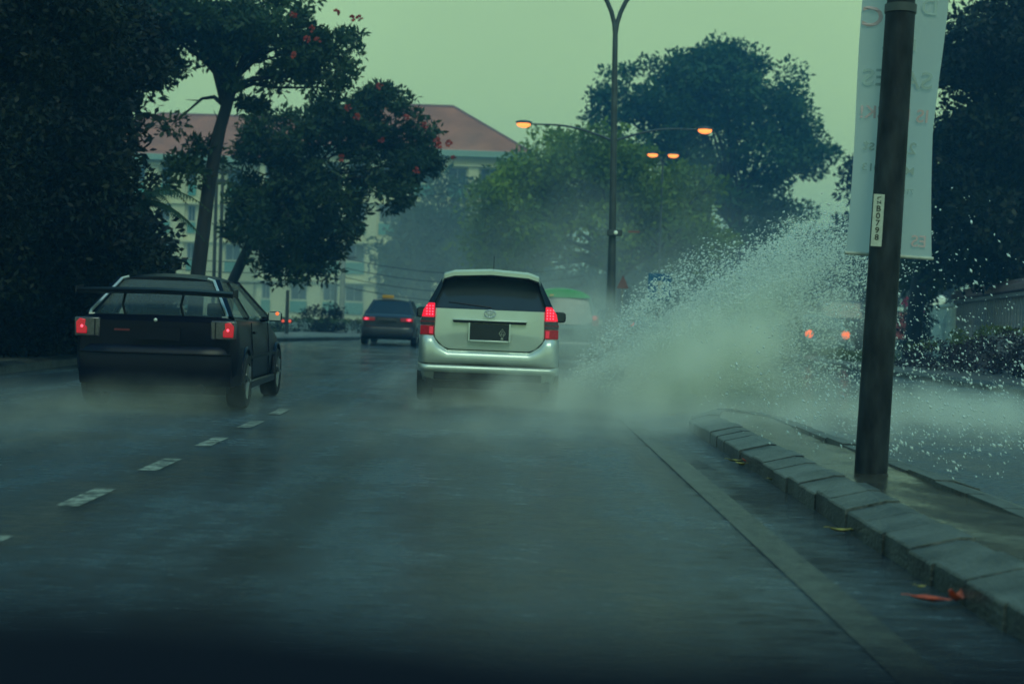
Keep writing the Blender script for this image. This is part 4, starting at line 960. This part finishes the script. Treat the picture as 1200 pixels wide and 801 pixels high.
# door seams, handles, sills on the visible side
for s in (-1, 1):
    for y in (1.15, 2.45): MB().tube([(s * .838, y, .30), (s * .843, y, .6), (s * .815, y, .93)], .006, 4).build('door_seam', M['black'], hat)
    MB().box((s * .83, 1.35, .82), (.03, .16, .03)).build('door_handle', M['black'], hat, bevel=.008)
    MB().box((s * .835, 1.85, .25), (.05, 2.2, .09)).build('side_skirt', M['navy'], hat, bevel=.02)
    MB().box((s * .846, 1.9, .55), (.015, 2.4, .035)).build('rub_strip', M['black'], hat)
    for y in (.72, 3.2):
        MB().tube([(s * .838, y + .36 * math.cos(a), .30 + .36 * math.sin(a)) for a in [math.pi * i / 12 for i in range(13)]], .022, 6).build('wheel_arch', M['navy'], hat, smooth=60)
for x in (-.765, .765):
    for y in (.72, 3.2): wheel(hat, x, y, .30, w=.2, side=1 if x > 0 else -1)
mirror(hat, .92, 2.35, 1.0, M['black'], M['chrome'], w=.17, h=.12); mirror(hat, -.92, 2.35, 1.0, M['black'], M['chrome'], w=.17, h=.12)
headrests(hat, 1.6, .98); MB().box((.02, .30, 1.04), (.34, .05, .07)).build('high_brake_lamp', M['black'], hat, bevel=.01)
MB().ell((.95, 2.30, 1.035), (.02, .006, .02)).build('mirror_repeater', M['amber'], hat)

# --- generic saloon body for the cars farther off
def saloon(name, label, loc, rz, paint, L=4.3, W=.83, H=1.38, roof_m=None, estate=False, face='rear', low=None, lampm=None):
    root = empty(name, loc, rz, label, 'car')
    t = [(.03, W * .9, .34, .86, 0), (.12, W * .98, .28, .93, .01), (.5, W, .22, .95, .02), (1.2, W, .2, .94, 0), (2.4, W, .2, .91, 0), (3.1, W, .2, .88, .01), (3.7, W * .97, .22, .80, .03), (4.1, W * .9, .24, .68, .02), (4.3, W * .76, .28, .58, 0)]
    body_loft([(y * L / 4.3, w, a, b_, c_) for y, w, a, b_, c_ in t]).build('body', low or paint, root, smooth=40)
    if estate: greenhouse(root, paint, M['glass_dark'], W * .91, .93, W * .72, H - .03, .12, .45, 2.3, 3.1, roof_m=roof_m, crown=.12, over=.1)
    else: greenhouse(root, paint, M['glass_dark'], W * .91, .93, W * .68, H - .03, .42, 1.05, 2.3, 3.1, roof_m=roof_m)
    bumper(root, W * 1.01, .27, .60, low or paint, y_out=-.05)
    for x in (-W + .07, W - .07):
        for y in (.75, L - .9): wheel(root, x, y, .30, side=1 if x > 0 else -1)
    for s in (-1, 1): mirror(root, s * (W + .08), 2.55, .98, M['black'], M['chrome'], w=.17, h=.12)
    MB().box((0, .02, .76), (.5, .04, .12)).build('number_plate', M['plate'], root)
    MB().box((0, .8, .25), (1.4, 1.2, .12)).build('underbody', M['black'], root)
    return root
# taxi ahead
tx = saloon('taxi', 'dark saloon taxi with a yellow roof sign ahead in the left lane', (P(454, 380, 43).x, 43, 0), R(.5), M['taxi_paint'], H=1.42)
tx.rotation_euler = (0, R(.5), R(-1.0))
sgn = MB().box((-.17, 1.55, 1.50), (.36, .12, .10)).build('roof_sign', M['yellow_sign'], tx, bevel=.02); MB().box((-.17, 1.55, 1.44), (.40, .16, .025)).build('sign_base', M['black'], sgn)
for s in (-1, 1):
    MB().box((s * .58, .0, .80), (.38, .05, .11)).build('lamp_housing', M['red_dim'], tx, bevel=.01)
    tl_ = MB().box((s * .64, -.03, .80), (.15, .03, .07)).build('tail_lamp', M['red_lit'], tx, bevel=.01)
    MB().ell((s * .65, -.05, .80), (.04, .012, .03), 8, 6).build('bulb', M['red_hot'], tl_)
MB().box((.0, -.01, .80), (.5, .02, .07)).build('plate_strip', M['clear_lens'], tx)
# green-roofed cab hidden behind the people carrier
gc = saloon('taxi', 'pale cab with a bright green roof half hidden by the silver people carrier', (P(657, 380, 29.5).x, 29.5, 0), R(-1), M['cab_body'], W=.84, H=1.60, roof_m=M['cab_green'], estate=True)
MB().box((0, .22, .9), (1.3, .2, .1)).build('hatch_ledge', M['cab_body'], gc)
for s in (-1, 1):
    tl_ = MB().box((s * .72, .02, 1.02), (.14, .08, .22)).build('tail_lamp', M['red_dim'], gc, bevel=.01); MB().ell((s * .70, -.03, 1.08), (.05, .02, .05)).build('bulb', M['red_lit'], tl_)
MB().box((-.2, .35, 1.53), (.08, .06, .04)).build('roof_lamp', M['yellow_sign'], gc)
# dark car farther right in the gap (only its lamp shows through the mist)
dc = saloon('parked_car', 'dim dark car in the mist right of the green-roofed cab', (P(722, 380, 52).x, 52, 0), R(-2), M['taxi_paint'])
for s in (-1, 1): MB().box((s * .64, -.0, .84), (.2, .05, .12)).build('tail_lamp', M['red_lit'], dc, bevel=.01)
# oncoming small car with amber lamps
oc = saloon('oncoming_car', 'small teal car coming the other way with two orange lamps through the spray', (P(965, 390, 44).x, 47, 0), math.pi, M['teal_paint'], L=3.6, W=.72, H=1.36)
oc.location.y = 47
for s in (-1, 1):
    lh = MB().ell((s * .56, 3.56, .78), (.13, .06, .13), 14, 8).build('headlamp', M['amber'], oc, smooth=60)
MB().box((0, 3.62, .5), (1.2, .1, .22)).build('front_bumper', M['teal_paint'], oc, bevel=.03); MB().box((0, 3.60, .68), (.7, .06, .12)).build('grille', M['black'], oc, bevel=.01)
# lorry behind it
lo = empty('box_lorry', (P(985, 390, 58).x, 58, 0), 0, 'dark box lorry behind the small oncoming car', 'lorry')
MB().box((0, 3.2, 1.55), (2.05, 4.2, 1.95)).build('cargo_box', M['lorry_paint'], lo, bevel=.04)
MB().loft([[Vector((x * k1, y, z)) for x, z in ((-1, .45), (1, .45), (1, 1.25), (.9, 1.25 + hh), (-.9, 1.25 + hh), (-1, 1.25))] for y, k1, hh in ((-.35, .9, .02), (-.25, .95, .1), (.15, .96, .75), (1.0, .96, .85))]).build('cab', M['lorry_paint'], lo, smooth=30)
MB().prism([(-.8, -.25, 1.35), (.8, -.25, 1.35), (.75, .10, 1.95), (-.75, .10, 1.95)], (0, -.02, .01)).build('windscreen', M['glass_dark'], lo)
for s in (-1, 1):
    MB().box((s * .72, -.37, .75), (.26, .05, .16)).build('headlamp', M['clear_lens'], lo, bevel=.02); mirror(lo, s * 1.1, -.05, 1.6, M['black'], M['chrome'], w=.15, h=.3, arm=.05)
    for y in (.45, 4.2): wheel(lo, s * .85, y, .38, side=s)
MB().box((0, -.38, .52), (1.8, .1, .2)).build('bumper', M['black'], lo, bevel=.02)

# ------------------------------------------------------------------ camera car's dashboard, dark and out of focus at the bottom
dsh = empty('dashboard', (0, .36, .9), 0, 'blurred black dashboard top along the bottom of the view', 'dashboard')
def dz(x): return -.016 * x * 6 if False else 0
def df(u, v):
    x = -.62 + 1.24 * u; y = -.26 + .26 * v
    e_ = P(600 + x * FPX / .36, 754 + 34 * math.tanh((x * FPX / .36 + 150) / 260), .36).z
    zc = e_ - .9; return (x, y, zc - .0 - .05 * (1 - v) ** 2 * 1.0 - .006 * math.cos(v * 9))
top = MB().grid(df, 24, 10)
def df2(u, v):
    p = df(u, 1.0); return (p[0], p[1] + .05 * math.sin(v * math.pi / 2), p[2] - .10 * (1 - math.cos(v * math.pi / 2)))
top.grid(df2, 24, 6); top.build('top_panel', M['dash'], dsh, smooth=60)
MB().box((0, -.12, -.30), (1.24, .3, .3)).build('lower_panel', M['dash'], dsh, bevel=.03)

# ------------------------------------------------------------------ water: drops and spray
def drops(name, pts, size, vel, label, seed):
    g_ = np.random.default_rng(seed); N = len(pts); s_ = (size * np.minimum(np.exp(g_.normal(-.08, .6, N)), 2.7))[:, None]
    base = np.array([[1, 0, 0], [-1, 0, 0], [0, 1, 0], [0, -1, 0], [0, 0, 1], [0, 0, -1]], float)
    d = np.tile(np.array(vel, float), (N, 1)) + g_.normal(0, .35, (N, 3)); d /= np.linalg.norm(d, axis=1)[:, None]
    o = g_.normal(size=(N, 3)); a = np.cross(d, o); a /= np.linalg.norm(a, axis=1)[:, None]; b_ = np.cross(d, a); st = g_.uniform(1.0, 2.4, N)[:, None]
    V = np.stack([pts + a * s_, pts - a * s_, pts + b_ * s_ * .9, pts - b_ * s_ * .9, pts + d * s_ * st, pts - d * s_ * st], 1).reshape(-1, 3)
    F = np.array([[0, 2, 4], [2, 1, 4], [1, 3, 4], [3, 0, 4], [2, 0, 5], [1, 2, 5], [3, 1, 5], [0, 3, 5]])
    idx = (np.arange(N)[:, None, None] * 6 + F[None]).reshape(-1, 3)
    me = bpy.data.meshes.new(name); me.vertices.add(6 * N); me.vertices.foreach_set('co', V.ravel().astype(np.float32))
    me.loops.add(idx.size); me.loops.foreach_set('vertex_index', idx.ravel().astype(np.int32)); me.polygons.add(len(idx)); me.polygons.foreach_set('loop_start', np.arange(0, idx.size, 3, dtype=np.int32))
    me.polygons.foreach_set('use_smooth', np.ones(len(idx), bool)); me.update(calc_edges=True); me.materials.append(M['drop'])
    o_ = bpy.data.objects.new(name, me); col.objects.link(o_); return tag(o_, label, 'water splash', kind='stuff')
# a sheet of water thrown up and outward: ballistic jets from along the wheel's path
def jets(n, seed):
    """ropes of drops fanning up and outward from where the wheel cuts the water"""
    g_ = np.random.default_rng(seed); th_k = np.radians([4, 14, 24, 31, 37, 46, 60]); r_k = np.array([4.0, 4.5, 5.0, 5.0, 4.2, 2.6, 1.4])
    J = 110; ja = np.radians(g_.uniform(4, 50, J)); jr = g_.uniform(.62, 1.04, J); jw = g_.gamma(1.2, 1, J) * (.5 + 2.6 * np.exp(-((ja - R(29)) / R(9)) ** 2)); jy = g_.uniform(-1.2, 1.2, J)
    j = g_.choice(J, n, p=jw / jw.sum()); th = ja[j] + g_.normal(0, R(1.6), n)
    Rm = np.interp(th, th_k, r_k) * jr[j]; q = g_.beta(2.9, 1.15, n); rad = Rm * q * (1 + g_.normal(0, .04, n)); sp = .02 + .05 * q
    x = .62 + rad * np.cos(th) + g_.normal(0, 1, n) * sp; z = .16 + rad * np.sin(th) - .05 * q + g_.normal(0, 1, n) * sp; y = 18.1 + jy[j] * (.25 + q * .8) + g_.normal(0, .2, n)
    k = z > .02; return np.stack([x, y, z], 1)[k]
drops('water_splash', jets(56000, 71), .0056, (.75, 0, .45), 'white fan of water drops thrown up beside the silver people carrier', 72)
# far-flung drops out over the other carriageway
N = 5200; x = 2.0 + rng.gamma(2.2, 1.05, N); y = 13.0 + rng.uniform(-2.5, 3.5, N); z = np.abs(rng.normal(0, .75, N)) * (1.1 - np.clip((x - 4) / 9, 0, .8)) + .02
k = (z < 2.4)
drops('flung_drops', np.stack([x, y, z], 1)[k], .0050, (.5, -.3, -.75), 'scattered drops flying over the far carriageway around the thick pole', 74)

def mist(name, label, c, d, dens, rz=0, albedo=(1.0, 1.0, .88), nscale=1.5, aniso=-.05, power=1.0, skew=0.0):
    m, n, l = nt(name + '_volume'); n.remove(n['Principled BSDF']); pv = n.new('ShaderNodeVolumePrincipled')
    pv.inputs['Color'].default_value = (*albedo, 1); pv.inputs['Anisotropy'].default_value = aniso
    t = n.new('ShaderNodeTexCoord'); mp = n.new('ShaderNodeMapping'); l.new(t.outputs['Object'], mp.inputs[0])
    mp.inputs['Scale'].default_value = (2 / d[0], 2 / d[1], 2 / d[2])
    sp_ = n.new('ShaderNodeSeparateXYZ'); l.new(mp.outputs[0], sp_.inputs[0])
    # shear: the cloud leans with height
    ln = n.new('ShaderNodeVectorMath'); ln.operation = 'LENGTH'; l.new(mp.outputs[0], ln.inputs[0])
    no = n.new('ShaderNodeTexNoise'); no.inputs['Scale'].default_value = nscale; no.inputs['Detail'].default_value = 4; no.inputs['Roughness'].default_value = .6
    l.new(t.outputs['Object'], no.inputs['Vector'])
    # dens * clamp(1 - len - (noise-0.5)*k)
    a = n.new('ShaderNodeMath'); a.operation = 'MULTIPLY_ADD'; a.inputs[1].default_value = 2.2; a.inputs[2].default_value = -.12; l.new(no.outputs['Fac'], a.inputs[0])
    s = n.new('ShaderNodeMath'); s.operation = 'SUBTRACT'; s.use_clamp = True; l.new(a.outputs[0], s.inputs[0]); l.new(ln.outputs['Value'], s.inputs[1])
    # a[0..] about 1 -> falls to zero near len 1
    pw = n.new('ShaderNodeMath'); pw.operation = 'POWER'; pw.inputs[1].default_value = 1.0 + power; l.new(s.outputs[0], pw.inputs[0])
    f = n.new('ShaderNodeMapRange'); f.inputs['From Min'].default_value = 1.0; f.inputs['From Max'].default_value = .85; l.new(ln.outputs['Value'], f.inputs['Value'])
    q = n.new('ShaderNodeMath'); q.operation = 'MULTIPLY'; l.new(pw.outputs[0], q.inputs[0]); l.new(f.outputs[0], q.inputs[1])
    q2 = n.new('ShaderNodeMath'); q2.operation = 'MULTIPLY'; q2.inputs[1].default_value = dens; l.new(q.outputs[0], q2.inputs[0])
    l.new(q2.outputs[0], pv.inputs['Density']); l.new(pv.outputs[0], n['Material Output'].inputs['Volume'])
    mb = MB().ell((0, 0, 0), (d[0] / 2, d[1] / 2, d[2] / 2), 24, 12)
    o = mb.build(name, m, smooth=0); o.location = c; o.rotation_euler = (0, rz, 0); return tag(o, label, 'spray', kind='stuff')
mist('spray_mist', 'bright dense spray cloud billowing right of the silver people carrier', (2.1, 17.0, .42), (5.4, 4.0, 2.1), 2.6, rz=R(-20))
mist('spray_mist', 'taller thin spray veil inside the fan of drops', (2.7, 17.0, 1.05), (4.2, 2.6, 1.9), .45, rz=R(-32))
mist('spray_mist', 'low pale spray drifting over the far carriageway', (4.9, 17.0, .0), (8.0, 9.0, 1.1), 1.2)
mist('spray_mist', 'grey spray trailing low behind the silver people carrier', (-.1, 17.6, .1), (3.4, 5.0, 1.25), 1.9)
mist('spray_mist', 'dim spray trailing low behind the dark hatchback', (-4.1, 14.6, .05), (5.2, 4.6, .9), .35)
mist('spray_mist', 'spray hanging round the green-roofed cab', (1.4, 27, .8), (4.6, 6, 2.8), .75)
mist('spray_mist', 'broad grey-green spray drifting across the road end before the trees', (1, 64, 1.5), (60, 34, 17), .048, nscale=.25)

mist('spray_mist', 'thin low spray settling over the rounded end of the median', (1.9, 14.3, .05), (5.4, 5.2, .8), .8)
mist('spray_mist', 'thin low spray trailing over the road behind the silver people carrier', (-.3, 13.4, .02), (4.6, 8.0, .55), .3)
mist('spray_mist', 'thin low spray curling off the left lane beside the dark hatchback', (-4.6, 12.2, .02), (6.0, 6.5, .5), .22)
# ------------------------------------------------------------------ air
m, n, l = nt('rainy_air'); n.remove(n['Principled BSDF']); pv = n.new('ShaderNodeVolumePrincipled')
pv.inputs['Color'].default_value = (.17, .50, .92, 1); pv.inputs['Density'].default_value = .0029; pv.inputs['Anisotropy'].default_value = .45
l.new(pv.outputs[0], n['Material Output'].inputs['Volume'])
hz = MB().box((0, 165, 11.5), (480, 400, 25.2)).build('haze', m, smooth=0); tag(hz, 'pale rain haze filling the air over the road', 'haze', kind='stuff')
hz.display_type = 'WIRE'
